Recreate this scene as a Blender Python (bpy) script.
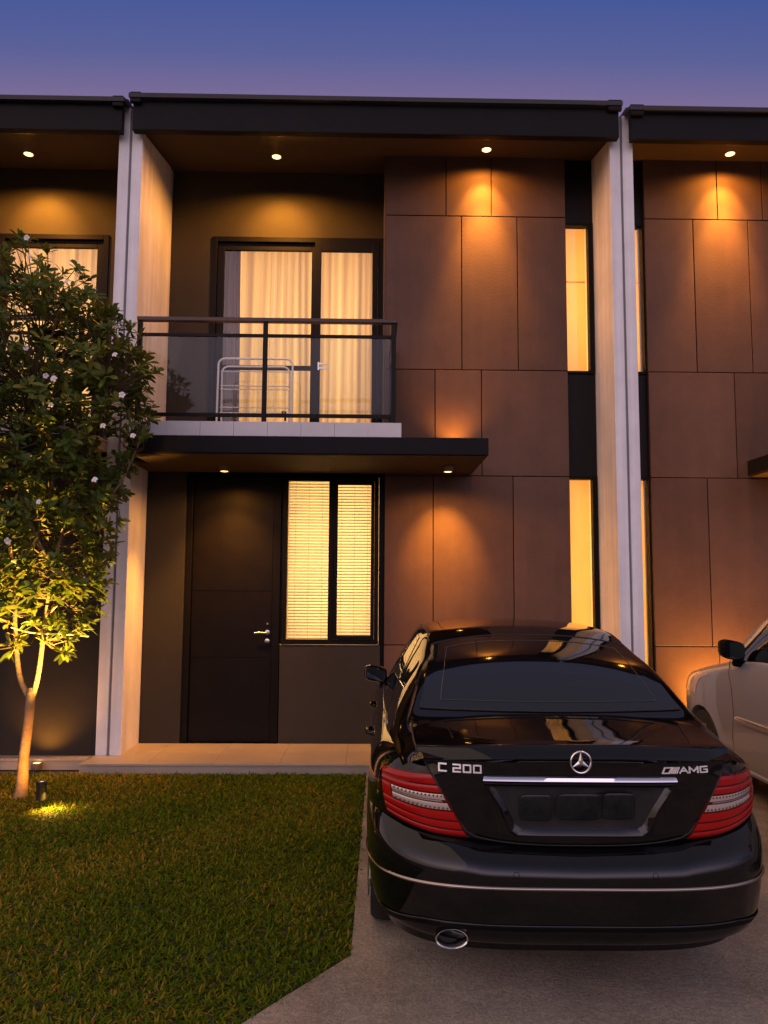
import bpy, bmesh, math, random
import numpy as np
from mathutils import Vector, Matrix
for o in list(bpy.data.objects): bpy.data.objects.remove(o)
S = bpy.context.scene; COL = S.collection
R = math.radians
random.seed(7); rng = np.random.default_rng(7)

# ------------------------------------------------------------------ camera
cd = bpy.data.cameras.new('camera'); cam = bpy.data.objects.new('camera', cd); COL.objects.link(cam)
cd.sensor_fit = 'VERTICAL'; cd.sensor_height = 24; cd.lens = 24*800/1024; cd.clip_end = 600; cd.clip_start = .05
PITCH, YAW, ROLL = math.atan(76/800), .018, .006
fw = Vector((math.sin(YAW)*math.cos(PITCH), math.cos(YAW)*math.cos(PITCH), math.sin(PITCH)))
rt = Vector((math.cos(YAW), -math.sin(YAW), 0)); up = rt.cross(fw)
r2 = rt*math.cos(ROLL)+up*math.sin(ROLL); u2 = -rt*math.sin(ROLL)+up*math.cos(ROLL)
m = Matrix((r2, u2, -fw)).transposed().to_4x4(); m.translation = Vector((0, 0, 1.67)); cam.matrix_world = m
S.camera = cam
S.view_settings.view_transform = 'Standard'; S.view_settings.look = 'None'
S.view_settings.exposure = 0.0; S.view_settings.gamma = 1

# ------------------------------------------------------------------ dusk sky + warm stand-in sun
SUN_EL, SUN_ROT = R(24), R(252)     # broad sun standing in for an unseen street lamp, left and behind the camera
W = bpy.data.worlds.new('World'); S.world = W; W.use_nodes = True
nt = W.node_tree; bg = nt.nodes['Background']
sky = nt.nodes.new('ShaderNodeTexSky'); sky.sky_type = 'NISHITA'; sky.sun_disc = False
sky.sun_elevation = SUN_EL; sky.sun_rotation = SUN_ROT; sky.air_density = 1.3; sky.dust_density = 1.0; sky.ozone_density = 6
tc = nt.nodes.new('ShaderNodeTexCoord'); sx = nt.nodes.new('ShaderNodeSeparateXYZ'); nt.links.new(tc.outputs['Generated'], sx.inputs[0])
def wm(op, a, b):
    n_ = nt.nodes.new('ShaderNodeMath'); n_.operation = op
    for k_, v_ in enumerate((a, b)):
        if isinstance(v_, (int, float)): n_.inputs[k_].default_value = v_
        else: nt.links.new(v_, n_.inputs[k_])
    return n_.outputs[0]
def vm(op, a, b):
    n_ = nt.nodes.new('ShaderNodeVectorMath'); n_.operation = op
    for k_, v_ in enumerate((a, b)):
        if isinstance(v_, tuple): n_.inputs[k_].default_value = v_
        else: nt.links.new(v_, n_.inputs[k_])
    return n_.outputs[0]
# twilight colours by height: pink low, violet, then blue
band_ = wm('DIVIDE', sx.outputs['Z'], wm('SQRT', wm('ADD', wm('ADD', wm('MULTIPLY', sx.outputs['Z'], sx.outputs['Z']), wm('MULTIPLY', sx.outputs['Y'], sx.outputs['Y'])), .002), 0.0))
rp = nt.nodes.new('ShaderNodeValToRGB'); nt.links.new(band_, rp.inputs[0]); el = rp.color_ramp.elements
el[0].position = 0; el[0].color = (.34, .23, .22, 1); el[1].position = 1; el[1].color = (.23, .21, .26, 1)
for p_, c_ in ((.44, (.27, .185, .30)), (.535, (.205, .150, .300)), (.575, (.104, .118, .308)), (.63, (.050, .090, .312)), (.80, (.14, .15, .28))):
    e_ = el.new(p_); e_.color = (*c_, 1)
# afterglow in the west, behind the camera
south = wm('POWER', wm('MAXIMUM', wm('MULTIPLY', sx.outputs['Y'], -1.0), 0.0), 1.3)
low = wm('POWER', wm('SUBTRACT', 1.0, wm('MAXIMUM', sx.outputs['Z'], 0.0)), 1.4)
sm = nt.nodes.new('ShaderNodeMapRange'); sm.interpolation_type = 'SMOOTHSTEP'; nt.links.new(sx.outputs['Z'], sm.inputs[0]); sm.inputs[1].default_value = .02; sm.inputs[2].default_value = .34
glow = wm('MULTIPLY', wm('MULTIPLY', south, low), sm.outputs[0])
cb_ = nt.nodes.new('ShaderNodeCombineXYZ'); [nt.links.new(glow, cb_.inputs[k_]) for k_ in range(3)]
gcol = vm('MULTIPLY', cb_.outputs[0], (27.0, 21.6, 26.5))
tot = vm('ADD', vm('ADD', vm('MULTIPLY', rp.outputs[0], (10.0, 10.0, 10.0)), gcol), vm('MULTIPLY', sky.outputs[0], (.02, .017, .02)))
nt.links.new(tot, bg.inputs[0]); bg.inputs[1].default_value = .10
sl = bpy.data.lights.new('sun', 'SUN'); sl.energy = 1.1; sl.angle = R(110); sl.color = (1, .66, .38)
so = bpy.data.objects.new('sun', sl); COL.objects.link(so)
so.rotation_euler = Vector((math.cos(SUN_EL)*.951, math.cos(SUN_EL)*.309, -math.sin(SUN_EL))).to_track_quat('-Z', 'Y').to_euler()
WARM = (1.0, .37, .045)

# ------------------------------------------------------------------ materials
def mat(name, col, rough=.5, metal=0, coat=0, var=.0, vscale=4, bump=0, bscale=60, spec=.5, emit=None, es=0):
    M = bpy.data.materials.new(name); M.use_nodes = True
    n = M.node_tree.nodes; l = M.node_tree.links; p = n['Principled BSDF']
    p.inputs['Base Color'].default_value = (*col, 1); p.inputs['Roughness'].default_value = rough
    p.inputs['Metallic'].default_value = metal; p.inputs['Coat Weight'].default_value = coat
    p.inputs['Coat Roughness'].default_value = .02; p.inputs['Specular IOR Level'].default_value = spec
    if emit: p.inputs['Emission Color'].default_value = (*emit, 1); p.inputs['Emission Strength'].default_value = es
    if var or bump:
        t = n.new('ShaderNodeTexCoord')
    if var:
        a = n.new('ShaderNodeTexNoise'); a.inputs['Scale'].default_value = vscale; a.inputs['Detail'].default_value = 8; a.inputs['Roughness'].default_value = .65
        l.new(t.outputs['Object'], a.inputs['Vector'])
        r = n.new('ShaderNodeValToRGB'); l.new(a.outputs[0], r.inputs[0])
        r.color_ramp.elements[0].position = .3; r.color_ramp.elements[1].position = .7
        r.color_ramp.elements[0].color = (*[c*(1-var) for c in col], 1); r.color_ramp.elements[1].color = (*[min(1, c*(1+var)) for c in col], 1)
        l.new(r.outputs[0], p.inputs['Base Color'])
        mr = n.new('ShaderNodeMapRange'); l.new(a.outputs[0], mr.inputs[0])
        mr.inputs[3].default_value = max(.02, rough-.1*var); mr.inputs[4].default_value = min(1, rough+.25*var); l.new(mr.outputs[0], p.inputs['Roughness'])
    if bump:
        b = n.new('ShaderNodeTexNoise'); b.inputs['Scale'].default_value = bscale; b.inputs['Detail'].default_value = 6
        l.new(t.outputs['Object'], b.inputs['Vector'])
        bp = n.new('ShaderNodeBump'); bp.inputs['Strength'].default_value = bump; bp.inputs['Distance'].default_value = .01
        l.new(b.outputs[0], bp.inputs['Height']); l.new(bp.outputs[0], p.inputs['Normal'])
    return M
def streak(M, sock, amt):
    # faint vertical rain streaks, fixed to the wall
    n = M.node_tree.nodes; l = M.node_tree.links; t = n.new('ShaderNodeTexCoord'); mp = n.new('ShaderNodeMapping'); mp.inputs['Scale'].default_value = (11, 11, .45); l.new(t.outputs['Object'], mp.inputs[0])
    a = n.new('ShaderNodeTexNoise'); a.inputs['Scale'].default_value = 1; a.inputs['Detail'].default_value = 5; l.new(mp.outputs[0], a.inputs['Vector'])
    r = n.new('ShaderNodeMapRange'); l.new(a.outputs[0], r.inputs[0]); r.inputs[1].default_value = .38; r.inputs[2].default_value = .62; r.inputs[3].default_value = 1-amt; r.inputs[4].default_value = 1+amt*.25
    x = n.new('ShaderNodeVectorMath'); x.operation = 'SCALE'; l.new(sock, x.inputs[0]); l.new(r.outputs[0], x.inputs['Scale']); return x.outputs[0]
def glassmat(name, tint=(1, 1, 1), ior=1.5):
    M = bpy.data.materials.new(name); M.use_nodes = True; n = M.node_tree.nodes; l = M.node_tree.links
    n.remove(n['Principled BSDF']); o = n['Material Output']
    t = n.new('ShaderNodeBsdfTransparent'); t.inputs[0].default_value = (*tint, 1)
    g = n.new('ShaderNodeBsdfGlossy'); g.inputs['Roughness'].default_value = .01
    f = n.new('ShaderNodeFresnel'); f.inputs[0].default_value = ior
    mx = n.new('ShaderNodeMixShader'); l.new(f.outputs[0], mx.inputs[0]); l.new(t.outputs[0], mx.inputs[1]); l.new(g.outputs[0], mx.inputs[2])
    l.new(mx.outputs[0], o.inputs[0]); return M
def clothmat(name, col, trans=.7, streak=.12, sc=(14, 14, .3)):
    M = bpy.data.materials.new(name); M.use_nodes = True; n = M.node_tree.nodes; l = M.node_tree.links
    n.remove(n['Principled BSDF']); o = n['Material Output']
    t = n.new('ShaderNodeBsdfTranslucent'); d = n.new('ShaderNodeBsdfDiffuse'); mx = n.new('ShaderNodeMixShader'); mx.inputs[0].default_value = 1-trans
    c = n.new('ShaderNodeTexCoord'); mp = n.new('ShaderNodeMapping'); mp.inputs['Scale'].default_value = sc; l.new(c.outputs['Object'], mp.inputs[0])
    a = n.new('ShaderNodeTexNoise'); a.inputs['Scale'].default_value = 1; a.inputs['Detail'].default_value = 4; l.new(mp.outputs[0], a.inputs['Vector'])
    r = n.new('ShaderNodeValToRGB'); l.new(a.outputs[0], r.inputs[0]); r.color_ramp.elements[0].position = .3; r.color_ramp.elements[1].position = .7
    r.color_ramp.elements[0].color = (*[x*(1-streak) for x in col], 1); r.color_ramp.elements[1].color = (*[min(1, x*(1+streak)) for x in col], 1)
    l.new(r.outputs[0], t.inputs[0]); l.new(r.outputs[0], d.inputs[0]); l.new(t.outputs[0], mx.inputs[1]); l.new(d.outputs[0], mx.inputs[2]); l.new(mx.outputs[0], o.inputs[0])
    return M
K = {}
K['white'] = mat('white_paint', (.80, .785, .78), .6, var=.10, vscale=2.5, bump=.12, bscale=40)
K['panel'] = mat('brown_panel', (.100, .059, .044), .62, spec=.2, var=.14, vscale=2.2, bump=.16, bscale=55)
_n = K['panel'].node_tree.nodes; _l = K['panel'].node_tree.links; _p = _n['Principled BSDF']
_a = _n.new('ShaderNodeAttribute'); _a.attribute_name = 'tone'; _m = _n.new('ShaderNodeMath'); _m.operation = 'MAXIMUM'; _m.inputs[1].default_value = .86; _l.new(_a.outputs['Fac'], _m.inputs[0])
_x = _n.new('ShaderNodeVectorMath'); _x.operation = 'SCALE'; _l.new(_p.inputs['Base Color'].links[0].from_socket, _x.inputs[0]); _l.new(_m.outputs[0], _x.inputs['Scale'])
_l.new(streak(K['panel'], _x.outputs[0], .045), _p.inputs['Base Color'])
for _k, _s in (('white', .13),):
    _p = K[_k].node_tree.nodes['Principled BSDF']; K[_k].node_tree.links.new(streak(K[_k], _p.inputs['Base Color'].links[0].from_socket, _s), _p.inputs['Base Color'])
K['gap'] = mat('joint_dark', (.012, .009, .008), .9)
K['olive'] = mat('olive_wall', (.042, .036, .027), .75, spec=.15, var=.10, vscale=2, bump=.12, bscale=70)
K['pil'] = mat('taupe_wall', (.033, .031, .028), .7, spec=.15, var=.10, vscale=2, bump=.10, bscale=70)
K['grey'] = mat('grey_wall', (.038, .034, .028), .7, spec=.15, var=.10, vscale=1.6, bump=.10, bscale=70)
K['slate'] = mat('slate_wall', (.024, .022, .021), .7, spec=.15, var=.15, vscale=1.6, bump=.10, bscale=70)
K['dark'] = mat('dark_strip', (.012, .011, .012), .5, spec=.12, var=.1)
K['fascia'] = mat('fascia_dark', (.010, .009, .0095), .5, spec=.1, var=.2, vscale=3, bump=.06)
K['soffit'] = mat('soffit', (.066, .045, .028), .7, spec=.15, var=.10, vscale=1.5)
K['roof'] = mat('roof_tile', (.03, .028, .03), .7, bump=.2)
K['frame'] = mat('black_aluminium', (.006, .0055, .005), .45, spec=.1)
K['door'] = mat('dark_wood_door', (.0055, .004, .003), .42, spec=.14, var=.25, vscale=6, bump=.05, bscale=30)
K['chrome'] = mat('chrome', (.75, .73, .72), .12, 1)
K['letter'] = mat('silver_letter', (.80, .78, .76), .35, .35)
K['dimchrome'] = mat('dull_chrome', (.42, .36, .32), .22, 1)
K['steel'] = mat('steel', (.6, .58, .55), .25, 1)
K['rail'] = mat('rail_metal', (.006, .0055, .0055), .45, spec=.15)
K['handrail'] = mat('handrail_wood', (.050, .020, .012), .4, var=.2, vscale=8)
K['curb'] = mat('white_tile', (.62, .61, .60), .45, var=.08, vscale=3)
K['tile'] = mat('porch_tile', (.34, .29, .23), .45, var=.12, vscale=3, bump=.04)
K['glass'] = glassmat('window_glass', (1, 1, 1), 1.4)
K['railglass'] = glassmat('rail_glass', (.88, .91, .92), 1.28)
K['curtain'] = clothmat('curtain_cloth', (.80, .66, .50), .78, .38, (13, 13, .15))
K['drape'] = clothmat('drape_cloth', (.16, .13, .14), .3, .2, (22, 22, .25))
K['blind'] = clothmat('blind_slat', (.85, .78, .60), .5, .06, (3, 3, 3))
K['shade'] = clothmat('roller_shade', (.86, .72, .46), .8, .05, (2, 2, 1))
K['room'] = mat('room_paint', (.75, .62, .45), .8)
K['rackwhite'] = mat('white_tube', (.8, .8, .78), .35)
K['lens'] = mat('lamp_lens', (1, .8, .5), .4, emit=(1, .60, .20), es=4.5)
K['lamp'] = mat('lamp_body', (.25, .20, .15), .4, .6)
K['spike'] = mat('spike_body', (.02, .018, .016), .45)

# ------------------------------------------------------------------ helpers
def tag(o, label=None, cat=None, group=None, kind=None):
    if label: o['label'] = label
    if cat: o['category'] = cat
    if group: o['group'] = group
    if kind: o['kind'] = kind
    return o
def empty(name, loc, label, cat, group=None, rz=0):
    o = bpy.data.objects.new(name, None); COL.objects.link(o); o.location = loc; o.rotation_euler = (0, 0, rz); o.empty_display_size = .1
    return tag(o, label, cat, group)
class MB:
    """collects shapes in world (or thing) coordinates; build() links them as one mesh object"""
    def __init__(s): s.v = []; s.f = []
    def add(s, vs, fs):
        b = len(s.v); s.v += [tuple(map(float, p)) for p in vs]; s.f += [tuple(i+b for i in f) for f in fs]; return s
    def box(s, x0, x1, y0, y1, z0, z1):
        x0, x1 = min(x0, x1), max(x0, x1)
        return s.add([(x0, y0, z0), (x1, y0, z0), (x1, y1, z0), (x0, y1, z0), (x0, y0, z1), (x1, y0, z1), (x1, y1, z1), (x0, y1, z1)],
                     [(3, 2, 1, 0), (4, 5, 6, 7), (0, 1, 5, 4), (1, 2, 6, 5), (2, 3, 7, 6), (3, 0, 4, 7)])
    def prism(s, poly, y0, y1=None, axis='z'):
        n = len(poly)
        def P(a, b, c): return (a, b, c) if axis == 'z' else ((a, c, b) if axis == 'y' else (c, a, b))
        vs = [P(a, b, y0) for a, b in poly]+[P(a, b, y1) for a, b in poly]
        return s.add(vs, [tuple(range(n))[::-1], tuple(range(n, 2*n))]+[(i, (i+1) % n, n+(i+1) % n, n+i) for i in range(n)])
    def tube(s, pts, r, n=10, caps=True):
        pts = [Vector(p) for p in pts]; rs = r if hasattr(r, '__len__') else [r]*len(pts)
        vs = []; fs = []; u = None
        for i, p in enumerate(pts):
            d = (pts[min(i+1, len(pts)-1)]-pts[max(i-1, 0)]).normalized()
            if u is None: u = d.orthogonal().normalized()
            else: u = (u-d*u.dot(d)).normalized()
            w = d.cross(u)
            for k in range(n):
                a = 2*math.pi*k/n; vs.append(p+(u*math.cos(a)+w*math.sin(a))*rs[i])
        for i in range(len(pts)-1):
            for k in range(n): fs.append((i*n+k, i*n+(k+1) % n, (i+1)*n+(k+1) % n, (i+1)*n+k))
        if caps: fs += [tuple(range(n))[::-1], tuple(range((len(pts)-1)*n, len(pts)*n))]
        return s.add(vs, fs)
    def lathe(s, prof, c, axis='z', n=24, flip=1):
        """prof: (radius, height) pairs"""
        vs = []; fs = []; c = Vector(c)
        for r_, h_ in prof:
            for k in range(n):
                a = 2*math.pi*k/n; q = (r_*math.cos(a), r_*math.sin(a), h_*flip)
                if axis == 'y': q = (q[0], q[2], q[1])
                if axis == 'x': q = (q[2], q[0], q[1])
                vs.append(c+Vector(q))
        for i in range(len(prof)-1):
            for k in range(n): fs.append((i*n+k, i*n+(k+1) % n, (i+1)*n+(k+1) % n, (i+1)*n+k))
        fs += [tuple(range(n))[::-1], tuple(range((len(prof)-1)*n, len(prof)*n))]
        return s.add(vs, fs)
    def grid(s, rows, closed=False):
        m_ = len(rows[0]); vs = [p for r_ in rows for p in r_]; fs = []
        for i in range(len(rows)-1):
            for k in range(m_ if closed else m_-1): fs.append((i*m_+k, i*m_+(k+1) % m_, (i+1)*m_+(k+1) % m_, (i+1)*m_+k))
        return s.add(vs, fs)
    def solid(s, rows, t):
        """a grid given thickness t along its normals (towards the back side)"""
        P = np.array([[tuple(p) for p in r_] for r_ in rows], float)
        du = np.gradient(P, axis=1); dv = np.gradient(P, axis=0); N = np.cross(du, dv); N /= (np.linalg.norm(N, axis=2, keepdims=True)+1e-12)
        Q = P-N*t; a, b = P.shape[:2]; vs = list(P.reshape(-1, 3))+list(Q.reshape(-1, 3)); o = a*b; fs = []
        for i in range(a-1):
            for k in range(b-1):
                q = (i*b+k, i*b+k+1, (i+1)*b+k+1, (i+1)*b+k); fs.append(q); fs.append(tuple(o+x for x in q[::-1]))
        rim = [k for k in range(b)]+[i*b+b-1 for i in range(1, a)]+[(a-1)*b+k for k in range(b-2, -1, -1)]+[i*b for i in range(a-2, 0, -1)]
        for i in range(len(rim)):
            p, q = rim[i], rim[(i+1) % len(rim)]; fs.append((q, p, o+p, o+q))
        return s.add(vs, fs)
    def each(s, name, m_, parent=None, k=8, **kw):
        out = []; n = len(s.v)//k; fk = len(s.f)//n
        for i in range(n):
            q = MB(); q.v = s.v[i*k:(i+1)*k]; q.f = [tuple(a-i*k for a in f) for f in s.f[i*fk:(i+1)*fk]]; out.append(q.build(name, m_, parent, **kw))
        return out
    def build(s, name, m_, parent=None, smooth=None, bevel=0, fix=True, sub=0):
        me = bpy.data.meshes.new(name); me.from_pydata(s.v, [], s.f); me.update()
        if fix:
            b = bmesh.new(); b.from_mesh(me); bmesh.ops.recalc_face_normals(b, faces=b.faces); b.to_mesh(me); b.free()
        if smooth is not None:
            me.polygons.foreach_set('use_smooth', [True]*len(me.polygons)); me.set_sharp_from_angle(angle=R(smooth))
        me.materials.append(m_)
        o = bpy.data.objects.new(name, me); COL.objects.link(o)
        if parent is not None:
            o.parent = parent
        if bevel:
            q = o.modifiers.new('bevel', 'BEVEL'); q.width = bevel; q.segments = 2; q.limit_method = 'ANGLE'; q.angle_limit = R(40)
        if sub:
            q = o.modifiers.new('sub', 'SUBSURF'); q.levels = sub; q.render_levels = sub
        return o
def cut(o, *cutters):
    """real boolean cut, applied to the mesh; the cutters are deleted"""
    for c in cutters:
        q = o.modifiers.new('cut', 'BOOLEAN'); q.operation = 'DIFFERENCE'; q.object = c; q.solver = 'EXACT'
    bpy.context.view_layer.update()
    me = bpy.data.meshes.new_from_object(o.evaluated_get(bpy.context.evaluated_depsgraph_get()))
    o.modifiers.clear(); old = o.data; o.data = me; bpy.data.meshes.remove(old)
    for c in cutters: bpy.data.objects.remove(c)
    return o
def ip(x, tab): return np.interp(x, [t[0] for t in tab], [t[1] for t in tab])
def smoothtab(tab):
    """monotone-ish cubic (Catmull) lookup"""
    xs = np.array([t[0] for t in tab], float); ys = np.array([t[1] for t in tab], float)
    d = np.diff(ys)/np.diff(xs); mm = np.empty_like(ys); mm[0] = d[0]; mm[-1] = d[-1]
    for i in range(1, len(xs)-1): mm[i] = 0 if d[i-1]*d[i] <= 0 else 2*d[i-1]*d[i]/(d[i-1]+d[i])
    def f(x):
        x = np.clip(x, xs[0], xs[-1]); i = np.clip(np.searchsorted(xs, x)-1, 0, len(xs)-2); h = xs[i+1]-xs[i]; t = (x-xs[i])/h
        return (2*t**3-3*t**2+1)*ys[i]+(t**3-2*t**2+t)*h*mm[i]+(-2*t**3+3*t**2)*ys[i+1]+(t**3-t**2)*h*mm[i+1]
    return f
def light(name, kind, loc, power, color=WARM, direction=(0, 0, -1), size=.05, angle=80, blend=1, sy=None, parent=None):
    L = bpy.data.lights.new(name, kind); L.energy = power; L.color = color
    if kind == 'SPOT': L.spot_size = R(angle); L.spot_blend = blend; L.shadow_soft_size = size
    elif kind == 'AREA':
        L.size = size
        if sy: L.shape = 'RECTANGLE'; L.size_y = sy
    else: L.shadow_soft_size = size
    o = bpy.data.objects.new(name, L); COL.objects.link(o); o.location = loc
    o.rotation_euler = Vector(direction).to_track_quat('-Z', 'Y').to_euler()
    if parent is not None: o.parent = parent
    return o

# ------------------------------------------------------------------ ground
def drive_mat():
    M = mat('driveway_concrete', (.33, .28, .215), .8, spec=.15, var=.34, vscale=1.6, bump=0)
    n = M.node_tree.nodes; l = M.node_tree.links; p = n['Principled BSDF']; t = n.new('ShaderNodeTexCoord')
    b = n.new('ShaderNodeTexNoise'); b.inputs['Scale'].default_value = 26; b.inputs['Detail'].default_value = 3; b.inputs['Distortion'].default_value = 1.6; l.new(t.outputs['Object'], b.inputs['Vector'])
    c = n.new('ShaderNodeTexNoise'); c.inputs['Scale'].default_value = 240; c.inputs['Detail'].default_value = 4; l.new(t.outputs['Object'], c.inputs['Vector'])
    w_ = n.new('ShaderNodeTexVoronoi'); w_.feature = 'DISTANCE_TO_EDGE'; w_.inputs['Scale'].default_value = 34
    dm_ = n.new('ShaderNodeVectorMath'); dm_.operation = 'MULTIPLY_ADD'; l.new(b.outputs['Color'], dm_.inputs[0]); dm_.inputs[1].default_value = (.10, .10, .10); l.new(t.outputs['Object'], dm_.inputs[2]); l.new(dm_.outputs[0], w_.inputs['Vector'])
    sp = n.new('ShaderNodeMapRange'); l.new(w_.outputs['Distance'], sp.inputs[0]); sp.inputs[1].default_value = .0; sp.inputs[2].default_value = .16; sp.inputs[3].default_value = .62; sp.inputs[4].default_value = 1.08
    old = p.inputs['Base Color'].links[0].from_socket; mx_ = n.new('ShaderNodeMixRGB'); mx_.blend_type = 'MULTIPLY'; mx_.inputs[0].default_value = 1; l.new(old, mx_.inputs[1]); l.new(sp.outputs[0], mx_.inputs[2]); l.new(mx_.outputs[0], p.inputs['Base Color'])
    a = n.new('ShaderNodeMath'); a.operation = 'MULTIPLY_ADD'; l.new(c.outputs[0], a.inputs[0]); a.inputs[1].default_value = .45; l.new(b.outputs[0], a.inputs[2])
    bp = n.new('ShaderNodeBump'); bp.inputs['Strength'].default_value = .55; bp.inputs['Distance'].default_value = .012; l.new(a.outputs[0], bp.inputs['Height']); l.new(bp.outputs[0], p.inputs['Normal'])
    return M
g = MB().add([(-120, -120, -.03), (120, -120, -.03), (120, 200, -.03), (-120, 200, -.03)], [(0, 1, 2, 3)]).build('ground', mat('ground_soil', (.06, .055, .045), .9, var=.2)); tag(g, kind='structure')
LAWN = [(-.01, 7.425), (-.07, 3.83), (-1.75, 1.46), (-6.5, 1.46), (-6.5, 7.425)]
d = MB().prism([(-.01, 8.6), (-.01, 7.425), (-.07, 3.83), (-1.75, 1.46), (-8, 1.46), (-8, -14), (14, -14), (14, 8.6)], -.028, 0).build('driveway', drive_mat()); tag(d, kind='structure')
lw = MB().prism(LAWN, -.027, -.012).build('lawn_soil', mat('lawn_soil', (.022, .024, .010), .95, var=.4, vscale=9, bump=.6, bscale=40)); tag(lw, kind='structure')

# ------------------------------------------------------------------ houses
def house(sgn, cx, label, main):
    """sgn/cx mirror the plan about the party wall; main = the middle house with its door and windows"""
    X = (lambda x: x) if sgn > 0 else (lambda x: 2*cx-x)
    h = empty('terraced_house', (0, 0, 0), label, 'house', 'terraced houses in a row')
    def B(*bs):
        q = MB()
        for x0, x1, y0, y1, z0, z1 in bs: q.box(X(x0), X(x1), y0, y1, z0, z1)
        return q
    L, Rr = -2.338, 2.438
    right = (not main) and cx > 0; left = (not main) and cx < 0
    # ground floor, entrance side
    if left:
        B((L, .163, 7.80, 8.40, 0, 2.868)).build('wall', K['slate'], h)
    else:
        B((L, -1.93, 8.40, 8.60, 0, 2.95)).build('wall', K['pil'], h, bevel=.006)
        B((-.925, .118, 8.43, 8.60, .02, 1.075)).build('wall_panel', K['grey'], h, bevel=.005)
        B((-.93, -.905, 8.45, 8.6, 1.08, 2.95), (.10, .163, 8.45, 8.6, .02, 2.95), (-1.93, .163, 8.5, 8.6, 2.845, 2.95)).each('wall_trim', K['frame'], h)
        # door
        dr = B((-1.855, -1.02, 8.47, 8.52, .085, 2.78)).build('door', K['door'], h)
        c1 = B((-1.90, -.98, 8.46, 8.474, 1.625, 1.633)).build('c', K['door']); c2 = B((-1.90, -.98, 8.46, 8.474, .935, .943)).build('c', K['door']); cut(dr, c1, c2)
        B((-1.929, -1.862, 8.43, 8.55, .082, 2.845), (-1.013, -.933, 8.43, 8.55, .082, 2.845), (-1.862, -1.013, 8.43, 8.55, 2.785, 2.845)).build('door_frame', K['frame'], dr, bevel=.004)
        hx = -1.06
        MB().lathe([(.026, 0), (.026, .008), (.012, .010), (.010, .05)], (X(hx), 8.469, 1.20), 'y', 20, -1).build('handle_rose', K['steel'], dr, smooth=40)
        MB().tube([(X(hx), 8.421, 1.20), (X(hx-.03), 8.42, 1.20), (X(hx-.13), 8.42, 1.198)], .0095, 10).build('door_handle', K['steel'], dr, smooth=40)
        MB().lathe([(.026, 0), (.026, .008), (.01, .012), (.01, .02)], (X(hx), 8.469, 1.11), 'y', 20, -1).build('lock', K['steel'], dr, smooth=40)
        MB().lathe([(.010, 0), (.010, .01)], (X(hx), 8.469, 1.29), 'y', 12, -1).build('peephole', K['steel'], dr, smooth=40)
        # ground floor window: fixed light + casement
        wz0, wz1 = 1.082, 2.84
        wf = B((-.902, .097, 8.42, 8.50, wz0, wz0+.05), (-.902, .097, 8.42, 8.50, wz1-.045, wz1), (-.902, -.862, 8.42, 8.50, wz0+.05, wz1-.045), (.052, .097, 8.42, 8.50, wz0+.05, wz1-.045),
               (-.43, -.375, 8.42, 8.50, wz0+.05, wz1-.045)).build('window', K['frame'], h, bevel=.004)
        B((-.374, -.335, 8.41, 8.46, wz0+.052, wz1-.047), (.015, .051, 8.41, 8.46, wz0+.052, wz1-.047), (-.335, .015, 8.41, 8.46, wz0+.052, wz0+.09), (-.335, .015, 8.41, 8.46, wz1-.085, wz1-.047)).build('casement', K['frame'], wf, bevel=.003)
        MB().tube([(X(-.352), 8.405, 1.80), (X(-.352), 8.39, 1.79), (X(-.338), 8.385, 1.70)], .008, 8).build('window_handle', K['frame'], wf, smooth=40)
        B((-.861, -.431, 8.455, 8.46, wz0+.051, wz1-.046), (-.336, .016, 8.435, 8.44, wz0+.089, wz1-.084)).each('glass_pane', K['glass'], wf)
        # room behind: lined box
        B((-.95, .14, 9.30, 9.33, .95, 2.94), (-.98, -.951, 8.61, 9.29, .95, 2.94), (.141, .17, 8.61, 9.29, .95, 2.94), (-.95, .14, 8.61, 9.29, .92, .949), (-.95, .14, 8.61, 9.29, 2.941, 2.97)).each('room_lining', K['room'], h)
        light('room_lamp', 'AREA', (X(-.40), 9.25, 1.95), 37, (1, .66, .28), (0, -1, 0), .95, sy=1.8, parent=h)
    # brown block: core + panels
    B((.165, 2.120, 8.428, 9.30, 0, 6.60)).build('wall_core', K['gap'], h)
    G = .005; x0, x1 = .160, 2.122
    rows = [(0.06, 1.08, [.70, 1.45]), (1.08, 2.86, [.67, 1.52]), (2.86, 4.01, [.69, 1.19]), (4.01, 5.73, [.98, 1.59]), (5.73, 6.50, [.81, 1.31])]
    cp = MB()
    for z0, z1, js in rows:
        e_ = [x0]+js+[x1]
        for a, b in zip(e_[:-1], e_[1:]):
            cp.box(X(a+(G if a != x0 else 0)), X(b-(G if b != x1 else 0)), 8.40, 8.4275, z0+G, z1-G)
    co = cp.build('cladding', K['panel'], h, bevel=.003)
    at = co.data.attributes.new('tone', 'FLOAT', 'POINT'); at.data.foreach_set('value', np.repeat(rng.uniform(.86, 1.12, len(cp.v)//8), 8).astype(np.float32))
    B((.140, .1635, 8.402, 9.05, 3.06, 6.60)).build('return_wall', K['panel'], h)
    # narrow window strip
    B((2.124, Rr, 8.47, 8.60, 5.70, 6.60), (2.124, Rr, 8.47, 8.60, 2.875, 3.995), (2.124, Rr, 8.47, 8.60, 0, .55)).each('dark_panel', K['dark'], h, bevel=.003)
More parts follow.
